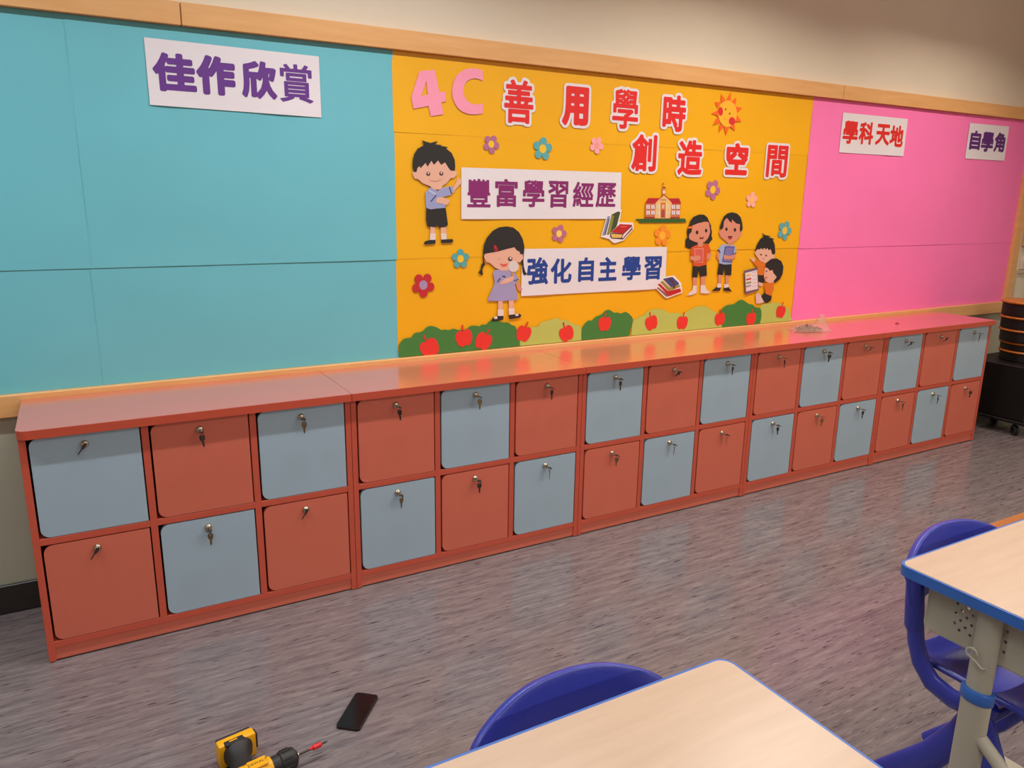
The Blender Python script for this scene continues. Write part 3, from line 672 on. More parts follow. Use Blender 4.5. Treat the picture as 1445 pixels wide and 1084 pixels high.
# ---- bushes
def bush(label, pts, rgb, layer):
    pts = smooth_loop([pts[0]] * 2 + list(pts[1:-1]) + [pts[-1]] * 2, 3)
    pts = [(max(p[0], 1.405), max(p[1], .822)) for p in pts]
    t = thing('paper_bush', label, 'paper bush', (sum(p[0] for p in pts) / len(pts), BOARD_Y - .0026, .822), group='green paper bushes along the bottom of the board')
    cut('leafy_shape', t, pts, rgb, layer)
Z1, Z2, Z3 = Zoom(555, 435, 8.5), Zoom(720, 425, 8.03), Zoom(890, 415, 6.283)
DG, LG = (62, 124, 54), (182, 190, 92)
bush('light green paper bush right of the braided girl', Z2([(100, 530), (98, 450), (120, 420), (230, 295), (310, 290), (350, 240), (450, 215), (510, 190), (570, 215), (640, 215), (690, 250), (760, 270), (800, 310), (805, 465)]), LG, 0)
bush('long light green paper bush in the middle carrying two apples', Z3([(0, 385), (10, 270), (40, 220), (110, 190), (150, 150), (240, 130), (300, 145), (340, 170), (410, 165), (450, 178), (520, 142), (560, 120), (640, 105), (700, 130), (740, 160), (800, 190), (812, 305)]), LG, 0)
bush('light green paper bush at the edge of the pink paper', Z3([(1125, 268), (1140, 130), (1165, 92), (1230, 82), (1300, 75), (1370, 110), (1400, 130), (1425, 236)]), LG, 0)
bush('wide dark green paper bush under the braided girl', Z1([(50, 622), (50, 500), (75, 420), (130, 365), (210, 350), (250, 300), (340, 280), (400, 225), (460, 212), (530, 235), (570, 260), (620, 255), (660, 262), (720, 245), (790, 262), (870, 250), (920, 215), (970, 208), (1030, 215), (1060, 195), (1110, 195), (1160, 150), (1240, 140), (1300, 170), (1370, 170), (1420, 205), (1462, 222), (1510, 380), (1515, 480)]), DG, .9)
bush('dark green paper bush with one apple, below the blue-lettered banner', Z2([(803, 465), (803, 340), (830, 270), (880, 220), (920, 220), (960, 180), (1030, 150), (1070, 110), (1120, 98), (1170, 130), (1210, 128), (1250, 140), (1300, 122), (1350, 150), (1385, 200), (1370, 270), (1355, 330), (1350, 405)]), DG, .9)
bush('dark green paper bush below the children with the tablet', Z3([(805, 308), (800, 150), (850, 100), (910, 90), (950, 60), (990, 52), (1040, 85), (1080, 95), (1100, 115), (1148, 130), (1155, 200), (1140, 268)]), DG, .9)

# ---- apples
APPLE = [(0, .74), (.30, .95), (.66, .92), (.93, .60), (1.0, .15), (.90, -.40), (.66, -.82), (.34, -.98), (0, -.84), (-.34, -.98), (-.66, -.82), (-.90, -.40), (-1.0, .15), (-.93, .60), (-.66, .92), (-.30, .95)]
STEM = [(-.10, .70), (-.07, 1.1), (-.02, 1.55), (.16, 1.62), (.20, 1.45), (.12, 1.1), (.12, .72)]
def apple(uv, rv, tilt, label):
    x, z = on_board(*uv); R = abs(on_board(uv[0], uv[1] + rv)[1] - z)
    t = thing('paper_apple', label, 'paper apple', (x, BOARD_Y - .0040, z - R), group='red paper apples on the bushes')
    def tr(p): return (x + R * 1.02 * (p[0] * cos(tilt) + p[1] * sin(tilt)), z + R * .95 * (-p[0] * sin(tilt) + p[1] * cos(tilt)))
    cut('stem', t, [tr(p) for p in STEM], (206, 44, 34), 0)
    cut('fruit', t, smooth_loop([tr(p) for p in APPLE], 2), (226, 48, 38), .9)
apple((606, 491), 13.5, -.45, 'red paper apple nearest the teal paper, tilted left')
apple((654.4, 477.0), 12.5, -.2, 'red paper apple left of the tilted pair under the braided girl')
apple((681.5, 481.5), 12.5, .45, 'red paper apple tilted right, touching its neighbour under the braided girl')
apple((738.3, 470.8), 11.5, .3, 'red paper apple where the wide dark bush meets the light one')
apple((799, 470.8), 11.5, -.4, 'red paper apple tilted left on the light bush below the blue-lettered banner')
apple((852.6, 457.0), 10.5, 0, 'red paper apple alone in the middle dark green bush')
apple((918.6, 455.6), 10.5, -.3, 'red paper apple tilted left on the long light bush')
apple((962, 455.4), 9.8, .1, 'red paper apple upright on the long light bush')
apple((1015, 450.3), 9.3, -.1, 'red paper apple half over the edge of the right dark bush')
apple((1059, 449.7), 9, .05, 'red paper apple inside the right dark green bush')
apple((1100.9, 439.9), 9, .15, 'red paper apple nearest the pink paper')

bpy.data.objects.remove(FOBJ)

# ================================================================ locker cabinets
UW, H, DEP, OV, TW, PT = 1.046, 0.80, 0.4059, 0.020, 0.0288, 0.021
CELLS = [(.021, .341), (.363, .683), (.705, 1.025)]
ROWS = [(.072, .413), (.435, .7705)]
GL_, GR_, GB_, GT_ = .0065, .0045, .0025, .004
def make_door(h):
    bm = bmesh.new()
    add_prism(bm, rrect(GL_, .32 - GR_, GB_, h - GT_, (.028, .001, .001, .028), 8), .0, .017)
    bmesh.ops.recalc_face_normals(bm, faces=bm.faces[:])
    me = bpy.data.meshes.new('door'); bm.to_mesh(me); bm.free()
    return me
def lock_mesh():
    bm = bmesh.new(); R = Matrix.Rotation(pi / 2, 4, 'X')
    add_lathe(bm, [(0, .0), (.0125, 0), (.0125, .004), (.0105, .0075), (.0085, .0085), (.0085, .0125), (.007, .0135), (0, .0135)], 18, R)
    bmesh.ops.recalc_face_normals(bm, faces=bm.faces[:])
    me = bpy.data.meshes.new('lock_cylinder'); bm.to_mesh(me); bm.free()
    for p in me.polygons: p.use_smooth = True
    me.set_sharp_from_angle(angle=radians(35)); me.materials.append(M_STEEL); return me
def key_mesh(hanging):
    """flat key in the xz plane: bow at the origin, blade down"""
    bm = bmesh.new()
    hole = [(.0022 * cos(2 * pi * k / 8), .0035 + .0022 * sin(2 * pi * k / 8)) for k in range(8)]
    add_prism(bm, smooth_loop([(-.0085, -.002), (-.008, .006), (0, .009), (.008, .006), (.0085, -.002), (.006, -.010), (-.006, -.010)], 2), -.0011, .0011, [hole])
    add_prism(bm, [(-.0035, -.009), (.0035, -.009), (.0035, -.026), (.001, -.031), (-.001, -.031), (-.002, -.027), (-.0035, -.024), (-.0025, -.020), (-.0035, -.016)], -.0009, .0009)
    bmesh.ops.recalc_face_normals(bm, faces=bm.faces[:])
    me = bpy.data.meshes.new('key'); bm.to_mesh(me); bm.free(); return me
def ring_mesh(r=.0075, th=.0007):
    bm = bmesh.new(); n = 18
    ring = [[bm.verts.new(((r + th * cos(2 * pi * j / 5)) * cos(2 * pi * i / n), th * sin(2 * pi * j / 5), (r + th * cos(2 * pi * j / 5)) * sin(2 * pi * i / n))) for j in range(5)] for i in range(n)]
    for i in range(n):
        for j in range(5): bm.faces.new((ring[i][j], ring[(i + 1) % n][j], ring[(i + 1) % n][(j + 1) % 5], ring[i][(j + 1) % 5]))
    bmesh.ops.recalc_face_normals(bm, faces=bm.faces[:])
    me = bpy.data.meshes.new('key_ring'); bm.to_mesh(me); bm.free(); me.materials.append(M_STEEL); return me
LOCK = lock_mesh(); KEY = key_mesh(True); KEYD = KEY.copy(); RING = ring_mesh()
KEY.materials.append(M_BRASS); KEYD.materials.append(M_KEYDK)
DOOR = {}
for ri, (z0, z1) in enumerate(ROWS):
    for cn, m in (('coral', M_CORAL), ('blue', M_BLUE)):
        me = make_door(z1 - z0); me.materials.append(m); DOOR[(ri, cn)] = me
UNITS = ['far left cabinet', 'second cabinet from the left', 'middle cabinet', 'second cabinet from the right', 'far right cabinet']
ULAB = ['far left coral locker cabinet with a rounded worktop corner', 'second coral locker cabinet from the left, below the braided girl', 'middle coral locker cabinet of the five, below the long light bush',
        'second coral locker cabinet from the right, with the screw bag on top', 'far right coral locker cabinet next to the black stool cart']
# how the keys hang: s = stuck out with no second key, h = second key hanging, c = clustered short
KEYS = {(0, 1): 'shh', (0, 0): 'shs', (1, 1): 'hhh', (1, 0): 'hhh', (2, 1): 'hch', (2, 0): 'hhh', (3, 1): 'hhc', (3, 0): 'hhh', (4, 1): 'cch', (4, 0): 'hhh'}
for u in range(5):
    X = u * UW
    t = thing('locker_cabinet', ULAB[u], 'cabinet', (X, 0, 0), group='coral locker cabinets along the wall')
    yb, yf = -.003, -DEP
    g = .0008
    box('side_panel', g, PT, yf, yb, 0.003, H - TW, M_CPAN, t, bev=.0008)
    box('side_panel', UW - PT, UW - g, yf, yb, 0.003, H - TW, M_CPAN, t, bev=.0008)
    for k in range(2):
        xa = CELLS[k][1]; xb = CELLS[k + 1][0]
        box('divider', xa, xb, yf + .001, yb - .008, ROWS[0][0], H - TW, M_CPAN, t, bev=.0006)
    for k, (xa, xb) in enumerate(CELLS):
        box('shelf', xa, xb, yf + .001, yb - .008, ROWS[0][1], ROWS[1][0], M_CPAN, t, bev=.0006)
    box('bottom_panel', PT, UW - PT, yf + .001, yb - .008, .050, ROWS[0][0], M_CPAN, t, bev=.0006)
    box('back_panel', PT, UW - PT, yb - .008, yb, .003, H - TW, M_INNER, t)
    box('plinth', PT, UW - PT, yf + .006, yf + .024, .006, .050, M_CORAL, t)
    # worktop (its own board on each cabinet)
    x0, x1 = (-.0013 if u == 0 else g), (UW + .0055 if u == 4 else UW - g)
    r = .030 if u == 0 else .002
    # outline in (x,y), front is -y
    out = rrect(x0, x1, -DEP - OV, -.0008, (r, .003 if u == 4 else .001, .0006, .0006), 7)
    bm = bmesh.new(); add_prism(bm, out, H - TW, H, axis='z')
    o = bm_obj('worktop', bm, M_CTOP, t)
    band = rrect(x0 - .0004, x1 + (.0004 if u == 4 else 0), -DEP - OV - .0006, -.0009, (r, .003 if u == 4 else .001, .0006, .0006), 7)
    bm = bmesh.new(); add_prism(bm, band, H - TW + .0005, H - .0012, axis='z')
    bm_obj('edge_band', bm, M_CEDGE, o, smooth=30)
    for ri, (z0, z1) in enumerate(ROWS):
        for ci, (xa, xb) in enumerate(CELLS):
            cn = 'blue' if (u + ci + ri) % 2 == 1 else 'coral'
            d = bpy.data.objects.new('door', DOOR[(ri, cn)]); COL.objects.link(d); d.parent = t
            d.location = (xa, yf + .001, z0); d['label'] = '%s locker door with rounded left corners' % ('pale blue' if cn == 'blue' else 'coral')
            lx, lz = .157, (z1 - z0) - .0385
            lk = bpy.data.objects.new('lock_cylinder', LOCK); COL.objects.link(lk); lk.parent = d; lk.location = (lx, 0, lz)
            # keys: a thing of their own, hung in the lock
            kind = KEYS[(u, ri)][ci]
            ks = thing('locker_keys', 'keys in %s %s %s door, %s' % ('lower' if ri == 0 else 'upper', ('left', 'middle', 'right')[ci], cn, UNITS[u]), 'keys',
                       (X + xa + lx, yf + .001 - .0135, z0 + lz), group='keys hanging in the locker locks')
            rr = random.Random(u * 17 + ri * 5 + ci)
            a = bpy.data.objects.new('inserted_key', KEYD); COL.objects.link(a); a.parent = ks
            if kind == 's':
                a.location = (-.002, -.004, -.002); a.rotation_euler = Vector((-.62, -.35, -.70)).to_track_quat('-Z', 'X').to_euler(); a.scale = (.6, 1, 1.1)
            else:
                a.location = (0, -.021, 0); a.rotation_euler = (radians(-90), radians(rr.uniform(-15, 15)), 0); a.scale = (1, 1, .75)
                rg = bpy.data.objects.new('key_ring', RING); COL.objects.link(rg); rg.parent = ks
                rg.location = (.001, -.0235, -.0075); rg.rotation_euler = (0, 0, radians(70 + rr.uniform(-25, 25)))
                b = bpy.data.objects.new('hanging_key', KEYD if rr.random() < .6 else KEY); COL.objects.link(b); b.parent = ks
                if kind == 'h':
                    b.location = (.001, -.0235, -.0190); b.rotation_euler = (radians(rr.uniform(-3, 3)), radians(rr.uniform(-6, 6)), radians(rr.uniform(-70, 60))); b.scale = (1.05, 1, 1.1)
                else:
                    b.location = (-.004, -.024, -.008); b.rotation_euler = (radians(35), radians(40), radians(20)); b.scale = (.9, 1, .8)

# ================================================================ things on the worktop
M_BAG = mat('clear_bag', (214, 172, 158), .12, var=.02, alpha=.30, bump=.6, bscale=70, spec=.4)
M_SCREW = mat('screw_metal', (150, 128, 96), .3, metal=.6, var=.3, scale=160)
bag = thing('screw_bag', 'clear plastic bag of small screws lying on the worktop', 'bag', (3.80, -.185, H))
bm = bmesh.new()
NU, NV = 26, 14
def bagpt(i, j, top):
    s, q = i / NU * 2 - 1, j / NV * 2 - 1
    x = .118 * s; y = .070 * q * (1 - .35 * abs(s) ** 3)
    e = max(0, 1 - s * s) ** .6 * max(0, 1 - q * q) ** .6
    n = noise.noise(Vector((s * 3.1, q * 3.3, 4.2)))
    zt = .003 + .034 * e * (1 + .5 * n)
    k = max(0, 1 - ((s - .70) / .34) ** 2) * max(0, 1 - ((q - .55) / .5) ** 2)
    zt += .072 * k
    return Vector((x + .006 * n, y, zt if top else .0008))
g1 = [[bm.verts.new(bagpt(i, j, True)) for j in range(NV + 1)] for i in range(NU + 1)]
g0 = [[bm.verts.new(bagpt(i, j, False)) for j in range(NV + 1)] for i in range(NU + 1)]
for g_ in (g1, g0):
    for i in range(NU):
        for j in range(NV): bm.faces.new((g_[i][j], g_[i + 1][j], g_[i + 1][j + 1], g_[i][j + 1]))
bmesh.ops.remove_doubles(bm, verts=bm.verts[:], dist=.0006)
bm_obj('bag_film', bm, M_BAG, bag, rot=(0, 0, radians(-24)), smooth=80)
bm = bmesh.new()
rr = random.Random(3)
for k in range(190):
    a, d = rr.uniform(0, 2 * pi), math.sqrt(rr.random())
    p = Vector((-.012 + .078 * d * cos(a), -.006 + .046 * d * sin(a),   .0085 + rr.random() * .027 * (1 - d * d)))
    v = Vector((rr.uniform(-1, 1), rr.uniform(-1, 1), rr.uniform(-.25, .25))).normalized() * .0075
    add_tube(bm, [p - v, p + v], .0018, 5); add_tube(bm, [p + v, p + v * 1.25], .0038, 6)
sc = bm_obj('screws', bm, M_SCREW, bag, rot=(0, 0, radians(-24))); sc['kind'] = 'stuff'; sc['label'] = 'loose metal screws inside the bag'
M_PIN = mat('red_pin_plastic', (150, 18, 30), .35)
pin = thing('push_pin', 'tiny dark red pin standing on the pink-tinted worktop', 'pin', (4.502, -.245, H))
bm = bmesh.new(); add_lathe(bm, [(0, 0), (.011, 0), (.0115, .003), (.008, .005), (0, .0055)], 14); bm_obj('pin_head', bm, M_PIN, pin, smooth=40)
tube('pin_point', [(0, 0, .005), (0, .001, .017)], [.0013, .0005], M_STEEL, pin, n=6)

# ================================================================ things on the floor
M_PHONE = mat('phone_glass', (14, 12, 13), .12, var=.2, scale=40, rvar=.06)
M_PHONEC = mat('phone_case', (30, 20, 20), .45)
ph = thing('smartphone', 'black smartphone lying face up on the floor', 'phone', (.809, -1.123, 0), radians(50 - 90))
bm = bmesh.new(); add_prism(bm, rrect(-.037, .037, -.081, .081, (.011,) * 4, 6), .0005, .0085, axis='z'); bm_obj('case', bm, M_PHONEC, ph, smooth=40)
bm = bmesh.new(); add_prism(bm, rrect(-.0345, .0345, -.0785, .0785, (.009,) * 4, 6), .008, .0092, axis='z'); bm_obj('screen', bm, M_PHONE, ph)
box('side_button', .0368, .0378, .010, .030, .003, .006, M_PHONEC, ph)
bm = bmesh.new(); add_lathe(bm, [(0, .0092), (.0022, .0092), (.0022, .0094), (0, .0094)], 12, Matrix.Translation((0, .073, 0))); bm_obj('front_camera', bm, mat('phone_lens', (40, 44, 60), .1), ph)

# drill lying on its side: barrel along +x, grip along +y
M_DY = mat('drill_yellow', (240, 170, 10), .38, var=.04)
M_DK = mat('drill_black', (34, 31, 30), .55, var=.1, scale=60)
M_DR = mat('bit_red', (214, 28, 38), .3)
dr = thing('cordless_drill', 'yellow and black cordless drill lying on the floor at the bottom edge', 'drill', (.493, -1.280, 0), radians(10))
AX = .036
def lx(bm, prof, y=0, z=AX, n=20):
    add_lathe(bm, prof, n, Matrix.Translation((0, y, z)) @ Matrix.Rotation(pi / 2, 4, 'Y'))
bm = bmesh.new(); lx(bm, [(0, -.105), (.022, -.105), (.032, -.095), (.034, -.06), (.034, -.005), (.031, .012), (.029, .030), (0, .030)]); bm_obj('motor_housing', bm, M_DY, dr, smooth=35)
bm = bmesh.new(); lx(bm, [(.0345, -.100), (.0352, -.097), (.0352, -.068), (.0345, -.066)]); bm_obj('rear_band', bm, M_DK, dr, smooth=35)
bm = bmesh.new(); lx(bm, [(0, .028), (.024, .028), (.025, .034), (.0255, .052), (.0285, .056), (.029, .086), (.0265, .094), (.014, .102), (0, .102)], n=24); bm_obj('chuck', bm, M_DK, dr, smooth=35)
for k in range(8):
    a = 2 * pi * k / 8
    bm = bmesh.new(); add_tube(bm, [(.060, .0288 * cos(a), AX + .0288 * sin(a)), (.084, .0292 * cos(a), AX + .0292 * sin(a))], .0022, 6); bm_obj('chuck_rib', bm, M_DK, dr)
bm = bmesh.new(); lx(bm, [(0, .100), (.0075, .100), (.0075, .106), (0, .106)], n=12); bm_obj('chuck_nose', bm, M_STEEL, dr, smooth=35)
bm = bmesh.new(); lx(bm, [(0, .104), (.0035, .104), (.0035, .140), (0, .140)], n=6); bm_obj('bit_shank', bm, M_KEYDK, dr)
bm = bmesh.new(); lx(bm, [(0, .138), (.0035, .138), (.0045, .146), (.0075, .150), (.0075, .170), (.006, .173), (0, .173)], n=12); bm_obj('bit_sleeve', bm, M_DR, dr, smooth=35)
bm = bmesh.new(); lx(bm, [(0, .172), (.003, .172), (.003, .186), (.001, .192), (0, .192)], n=6); bm_obj('bit_tip', bm, M_KEYDK, dr)
# grip: tapered rounded sections from barrel to battery
bm = bmesh.new(); secs = []
for (x, y, wx, wz) in ((-.034, .010, .036, .030), (-.032, .036, .030, .027), (-.027, .062, .027, .026), (-.022, .086, .029, .028), (-.017, .104, .037, .034), (-.015, .116, .041, .0375)):
    secs.append([bm.verts.new((x + wx * (abs(cos(a)) ** .75) * (1 if cos(a) >= 0 else -1), y, AX + wz * (abs(sin(a)) ** .75) * (1 if sin(a) >= 0 else -1))) for a in [2 * pi * k / 20 for k in range(20)]])
for a, b in zip(secs, secs[1:]):
    for k in range(20): bm.faces.new((a[k], a[(k + 1) % 20], b[(k + 1) % 20], b[k]))
bm.faces.new(secs[0]); bm.faces.new(secs[-1]); bm_obj('grip', bm, M_DK, dr, smooth=50)
box('trigger', -.006, .010, .028, .050, AX - .011, AX + .011, M_DK, dr, bev=.004, seg=2)
box('direction_switch', -.012, .004, .022, .032, AX + .016, AX + .026, M_DK, dr, bev=.002)
bt = box('battery', -.066, .036, .112, .146, AX - .0355, AX + .0355, M_DY, dr, bev=.007, seg=2)
box('battery_base', -.062, .032, .143, .155, AX - .032, AX + .033, M_DK, bt, bev=.004, seg=2)
box('battery_latch', .032, .041, .116, .142, AX - .018, AX + .030, M_DK, bt, bev=.003)
box('battery_clip', -.050, .004, .108, .128, AX + .028, AX + .0375, M_DK, bt, bev=.003)
box('battery_slot', -.036, -.014, .116, .120, AX + .0372, AX + .0385, M_DY, bt)
box('brand_plate', -.030, .020, -.018, .016, AX + .030, AX + .0348, M_DY, dr, bev=.002)
lc = bpy.data.curves.new('brand', 'FONT'); lc.body = 'DEWALT'; lc.size = .0125; lc.align_x = 'CENTER'
lo = bpy.data.objects.new('brand_lettering', lc); COL.objects.link(lo)
bpy.context.view_layer.update()
lm = bpy.data.meshes.new_from_object(lo.evaluated_get(bpy.context.evaluated_depsgraph_get())); bpy.data.objects.remove(lo)
lk = link('brand_lettering', lm, M_DK, dr, (-.005, -.005, AX + .0352))

# ================================================================ school desks and chairs
M_TOP = wood_mat('desk_laminate', (202, 170, 143), (211, 180, 153), .30, 4, 40, 4)
M_DBLUE = mat('desk_edge_blue', (52, 104, 186), .35, var=.04)
M_GREY = mat('desk_steel', (178, 170, 152), .42, var=.03, scale=8)
M_CH = mat('chair_blue_plastic', (55, 61, 162), .30, var=.04, bump=.05, bscale=260)
DT = .74
def perforated(x, y0, y1, z0, z1, ny, nz, pitch, r, m, parent, yc, zc):
    """thin steel side panel with a field of punched holes"""
    bm = bmesh.new(); hs = ny * pitch / 2; hz = nz * pitch / 2
    def q(a, b, c, d): bm.faces.new([bm.verts.new((x, p[0], p[1])) for p in ((a, c), (b, c), (b, d), (a, d))])
    q(y0, yc - hs, z0, z1); q(yc + hs, y1, z0, z1); q(yc - hs, yc + hs, z0, zc - hz); q(yc - hs, yc + hs, zc + hz, z1)
    for i in range(ny):
        for j in range(nz):
            cy, cz = yc - hs + (i + .5) * pitch, zc - hz + (j + .5) * pitch
            h = pitch / 2
            o = [(cy - h, cz - h), (cy, cz - h), (cy + h, cz - h), (cy + h, cz), (cy + h, cz + h), (cy, cz + h), (cy - h, cz + h), (cy - h, cz)]
            if (i + j) % 2:
                bm.faces.new([bm.verts.new((x, p[0], p[1])) for p in o]); continue
            inn = [(cy + r * cos(-3 * pi / 4 + k * pi / 4), cz + r * sin(-3 * pi / 4 + k * pi / 4)) for k in range(8)]
            vo = [bm.verts.new((x, *p)) for p in o]; vi = [bm.verts.new((x, *p)) for p in inn]
            for k in range(8): bm.faces.new((vo[k], vo[(k + 1) % 8], vi[(k + 1) % 8], vi[k]))
    bmesh.ops.remove_doubles(bm, verts=bm.verts[:], dist=.0002)
    o = bm_obj('tray_side', bm, m, parent)
    md = o.modifiers.new('thickness', 'SOLIDIFY'); md.thickness = .0012; md.offset = 0
    return o
def make_desk(label, loc, rz=0.0):
    t = thing('school_desk', label, 'desk', loc, rz, 'school desks in the foreground')
    prism('edge_band', rrect(-.30, .30, -.20, .20, (.028,) * 4, 8), DT - .024, DT - .0008, M_DBLUE, t, axis='z', smooth=35)
    bm = bmesh.new(); add_prism(bm, rrect(-.2945, .2945, -.1945, .1945, (.0232,) * 4, 8), DT - .023, DT, axis='z'); bm_obj('tabletop', bm, M_TOP, t)
    # book tray under the top
    for s in (-1, 1):
        perforated(s * .252, -.15, .142, DT - .142, DT - .026, 10, 6, .0115, .0034, M_GREY, t, .03, DT - .082)
    tr = box('book_tray', -.251, .251, -.15, .142, DT - .145, DT - .142, M_GREY, t)
    box('tray_back', -.251, .251, -.152, -.15, DT - .145, DT - .026, M_GREY, t)
    bm = bmesh.new()
    for s in (-1, 1): add_tube(bm, [(s * .252, .142, DT - .028), (s * .252, .1445, DT - .130), (s * .252, .135, DT - .146)], .0028, 8)
    bm_obj('tray_rim', bm, M_GREY, t, smooth=50)
    for s in (-1, 1):
        lx_ = s * .262
        lg = tube('leg_upper_tube', [(lx_, .008, DT - .026), (lx_, .008, .36)], .0155, M_GREY, t, n=20, flat=1.65)
        lo_ = tube('leg_lower_tube', [(lx_, .008, .515), (lx_, .008, .03)], .0195, M_GREY, t, n=20, flat=1.55)
        tube('leg_collar', [(lx_, .008, .530), (lx_, .008, .527), (lx_, .008, .505), (lx_, .008, .502)], [.0205, .0225, .0225, .0205], M_DBLUE, t, n=20, flat=1.5)
        tube('leg_brace', [(lx_, -.01, .425), (lx_, -.05, .395), (lx_, -.12, .330), (lx_, -.20, .20), (lx_, -.225, .04)], .0145, M_GREY, t, n=12)
        ft = box('foot', lx_ - .022, lx_ + .022, -.245, .215, .004, .034, M_GREY, t, bev=.008, seg=2)
        for yy in (-.22, .19): box('foot_pad', lx_ - .018, lx_ + .018, yy - .018, yy + .018, 0, .006, M_BLACKP, ft)
        pts = []
        for k in range(9):
            a = pi * .95 - k / 8 * pi * 1.15; pts.append((lx_ + s * .022, .022 + .011 * cos(a), DT - .128 + .011 * sin(a)))
        pts = [(lx_ + s * .022, .030 - .0, DT - .150)] * 0 + pts
        for k in range(1, 7):
            a = k / 6 * pi * .8; pts.append((lx_ + s * .022, .0135 - .020 * (k / 6) - .004 * sin(a), DT - .139 - .012 * sin(a)))
        tube('bag_hook', pts, .0024, M_GREY, t, n=7)
    tube('cross_bar', [(-.262, .05, .048), (.262, .05, .048)], .012, M_GREY, t, n=12)
    return t
d2 = make_desk('beige school desk with blue edge at the right of the photo', (2.02, -2.357, 0))
d1 = copy_tree(d2); d1.location = (.825, -2.437, 0); d1['label'] = 'beige school desk with blue edge at the bottom centre'

def make_chair(label, loc, rz=0.0, dz=0.0):
    t = thing('school_chair', label, 'chair', loc, rz, 'blue plastic school chairs')
    # seat shell
    bm = bmesh.new(); NX, NY = 18, 18
    G = []
    for j in range(NY + 1):
        q = j / NY
        row = []
        for i in range(NX + 1):
            s = i / NX * 2 - 1
            y = .128 - .348 * q
            z = .402 + dz - .012 * (1 - s * s) * sin(pi * min(1, q * 1.2)) + .022 * s ** 6
            z += .016 * max(0, 1 - q / .16) ** 2
            f = max(0, (q - .72) / .28); z -= .075 * f * f; y += .055 * f * f
            wd = .174 * (1 - .22 * max(0, 1 - q / .25) ** 2) * (1 - .04 * f)
            row.append(bm.verts.new((s * wd, y, z)))
        G.append(row)
    for j in range(NY):
        for i in range(NX): bm.faces.new((G[j][i], G[j + 1][i], G[j + 1][i + 1], G[j][i + 1]))
    o = bm_obj('seat', bm, M_CH, t, smooth=60); md = o.modifiers.new('thickness', 'SOLIDIFY'); md.thickness = .014; md.offset = 0
    md = o.modifiers.new('round', 'BEVEL'); md.width = .004; md.segments = 2
    # backrest: arched panel curved around the sitter
    bm = bmesh.new(); NX, NZ = 24, 10; G = []
    for j in range(NZ + 1):
        row = []
        for i in range(NX + 1):
            s = i / NX * 2 - 1
            top = .700 - .058 * abs(s) ** 2.5 - .014 * max(0, (abs(s) - .86) / .14) ** 2
            bot = .545 + .015 * s * s
            z = bot + (top - bot) * j / NZ + dz
            y = .150 - .050 * s * s + .020 * (j / NZ) + .010 * max(0, j / NZ - .75) / .25
            row.append(bm.verts.new((s * .212, y, z)))
        G.append(row)
    for j in range(NZ):
        for i in range(NX): bm.faces.new((G[j][i], G[j + 1][i], G[j + 1][i + 1], G[j][i + 1]))
    o = bm_obj('backrest', bm, M_CH, t, smooth=60); md = o.modifiers.new('thickness', 'SOLIDIFY'); md.thickness = .020; md.offset = 0
    md = o.modifiers.new('round', 'BEVEL'); md.width = .006; md.segments = 3
    for s in (-1, 1):
        tube('back_post', [(s * .198, .112, .63 + dz), (s * .198, .104, .56 + dz), (s * .198, .098, .505 + dz), (s * .198, .097, .497 + dz)], [.0135, .0145, .0145, .012], M_CH, t, n=16, flat=1.6)
        tube('seat_rail', [(s * .197, .100, .53 + dz), (s * .197, .088, .47 + dz), (s * .196, .070, .425 + dz), (s * .195, .038, .392 + dz), (s * .192, -.01, .378 + dz), (s * .184, -.085, .380 + dz)],
             [.012, .012, .013, .014, .014, .012], M_CH, t, n=16, flat=1.75)
        tube('leg', [(s * .142, -.06, .385 + dz), (s * .142, -.02, .30), (s * .142, .04, .20), (s * .142, .20, .012)], [.015, .016, .016, .014], M_CH, t, n=16, flat=2.1)
        tube('leg', [(s * .142, -.03, .385 + dz), (s * .142, -.09, .28), (s * .142, -.205, .012)], [.015, .016, .014], M_CH, t, n=16, flat=2.1)
    tube('stretcher', [(-.142, -.02, .30), (.142, -.02, .30)], .012, M_CH, t, n=10)
    return t
make_chair('blue plastic chair pushed under the desk at the right', (2.05, -2.24, 0), 0, .030)
make_chair('blue plastic chair behind the desk at the bottom centre', (.885, -2.262, 0), 0, -.006)

# wooden bench behind the right chair
M_BENCH = wood_mat('bench_wood', (150, 84, 30), (176, 104, 42), .4, 3, 40, 10)
bn = thing('wooden_bench', 'brown wooden bench top showing behind the right desk', 'bench', (3.15, -1.94, 0))
for k in range(3): box('plank', -.55, .55, .165 - .11 * (k + 1) + .002, .165 - .11 * k - .002, .425, .45, M_BENCH, bn, bev=.003)
for sx in (-1, 1):
    for sy in (-1, 1): tube('leg', [(sx * .48, sy * .12, .425), (sx * .50, sy * .13, 0)], .016, M_BLACKP, bn, n=10)
box('apron', -.50, .50, -.10, .10, .395, .425, M_BLACKP, bn)

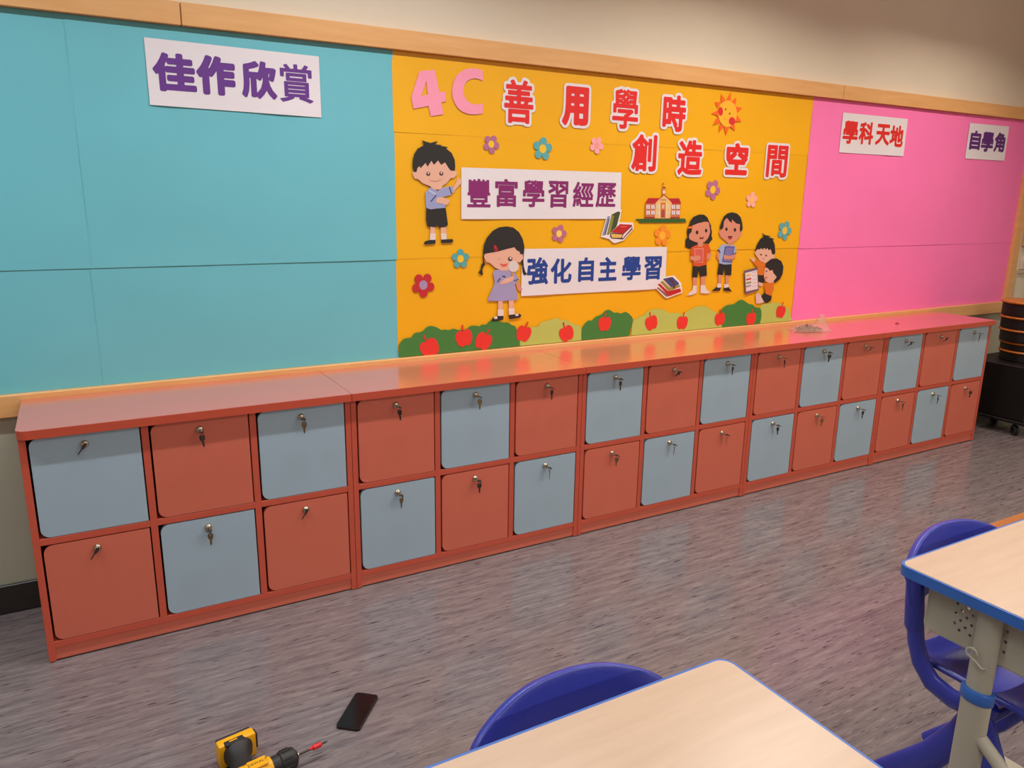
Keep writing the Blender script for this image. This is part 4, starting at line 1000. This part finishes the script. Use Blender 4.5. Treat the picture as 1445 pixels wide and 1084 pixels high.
# ================================================================ right end: stool cart, socket
M_SEATW = wood_mat('stool_wood', (176, 98, 34), (206, 124, 46), .35, 5, 40, 10)
M_BLK = mat('black_steel', (8, 7, 7), .5, var=.2)
ct = thing('stool_cart', 'black wheeled cart standing in the corner beyond the lockers', 'cart', (5.74, -.30, 0))
box('cart_body', -.165, .30, -.225, .22, .105, .47, M_BLK, ct, bev=.006)
box('cart_deck', -.18, .315, -.24, .235, .085, .105, M_BLK, ct, bev=.004)
box('cart_panel', -.13, .26, -.229, -.2245, .15, .43, mat('cart_panel_grey', (30, 30, 27), .5), ct)
for sx in (-.14, .27):
    for sy in (-.16, .19):
        bm = bmesh.new(); add_lathe(bm, [(0, -.012), (.030, -.012), (.036, -.008), (.036, .008), (.030, .012), (0, .012)], 20, Matrix.Translation((sx, sy - .005, .0362)) @ Matrix.Rotation(radians(62), 4, 'Z') @ Matrix.Rotation(pi / 2, 4, 'X'))
        wl = bm_obj('castor_wheel', bm, M_BLK, ct, smooth=35)
        bm = bmesh.new(); add_lathe(bm, [(.022, -.0135), (.026, -.0135), (.026, .0135), (.022, .0135)], 20, Matrix.Translation((sx, sy - .005, .0362)) @ Matrix.Rotation(radians(62), 4, 'Z') @ Matrix.Rotation(pi / 2, 4, 'X'))
        bm_obj('wheel_rim', bm, mat('castor_grey', (92, 88, 86), .4), wl, smooth=35)
        tube('castor_fork', [(sx, sy, .086), (sx, sy, .068)], .010, M_BLK, ct, n=10)
ZS = [.546, .607, .695, .782, .884]
OFF = [.075, .065, .03, .015, .0]
words = ['lowest', 'second lowest', 'middle', 'second highest', 'topmost']
for k, z in enumerate(ZS):
    zb = .47 if k == 0 else ZS[k - 1]
    st = thing('wooden_stool', '%s round wooden seat in the stack on the black cart' % words[k], 'stool', (5.785 + OFF[k] * .8, -.335, zb), group='wooden stools stacked on the cart')
    h = z - zb
    bm = bmesh.new(); add_lathe(bm, [(0, h - .022), (.150, h - .022), (.166, h - .016), (.170, h - .009), (.166, h - .002), (.155, h), (0, h)], 36); bm_obj('seat', bm, M_SEATW, st, smooth=40)
    bm = bmesh.new(); add_lathe(bm, [(0, .0005), (.152, .0005), (.158, .006), (.158, h - .024), (.150, h - .0225), (0, h - .0225)], 28); bm_obj('frame_ring', bm, M_BLK, st, smooth=40)
M_TRUNK = mat('trunking_cream', (196, 182, 150), .5)
tk = thing('cable_trunking', 'thin cream cable trunking running up the wall beside the board', 'trunking', (6.225, WALL_Y - .003, .112))
box('vertical_duct', -.014, .014, -.016, 0, 0, .93, M_TRUNK, tk, bev=.002)
box('horizontal_duct', .014, .30, -.016, 0, .905, .93, M_TRUNK, tk, bev=.002)
sk = thing('wall_socket', 'white wall socket with a black plug right of the board', 'socket', (6.37, WALL_Y, 1.045))
box('socket_plate', -.085, .085, -.012, 0, 0, .088, mat('socket_white', (224, 206, 190), .4), sk, bev=.004, seg=2)
pl = thing('power_plug', 'black power plug with cable in the wall socket', 'plug', (6.38, WALL_Y - .0125, 1.062))
box('plug_body', -.026, .026, -.04, 0, 0, .052, M_BLK, pl, bev=.006, seg=2)
tube('plug_cable', [(0, -.03, .004), (.01, -.045, -.05), (.02, -.04, -.20), (.03, -.03, -.40), (.06, -.03, -.80)], .006, M_BLK, pl, n=8)
wp = thing('notice_panel', 'beige wall panel right of the pink paper above the socket', 'wall panel', (6.62, WALL_Y, 1.215))
box('panel', -.36, .36, -.03, -.0005, 0, .80, mat('panel_beige', (206, 172, 138), .55), wp, bev=.004)
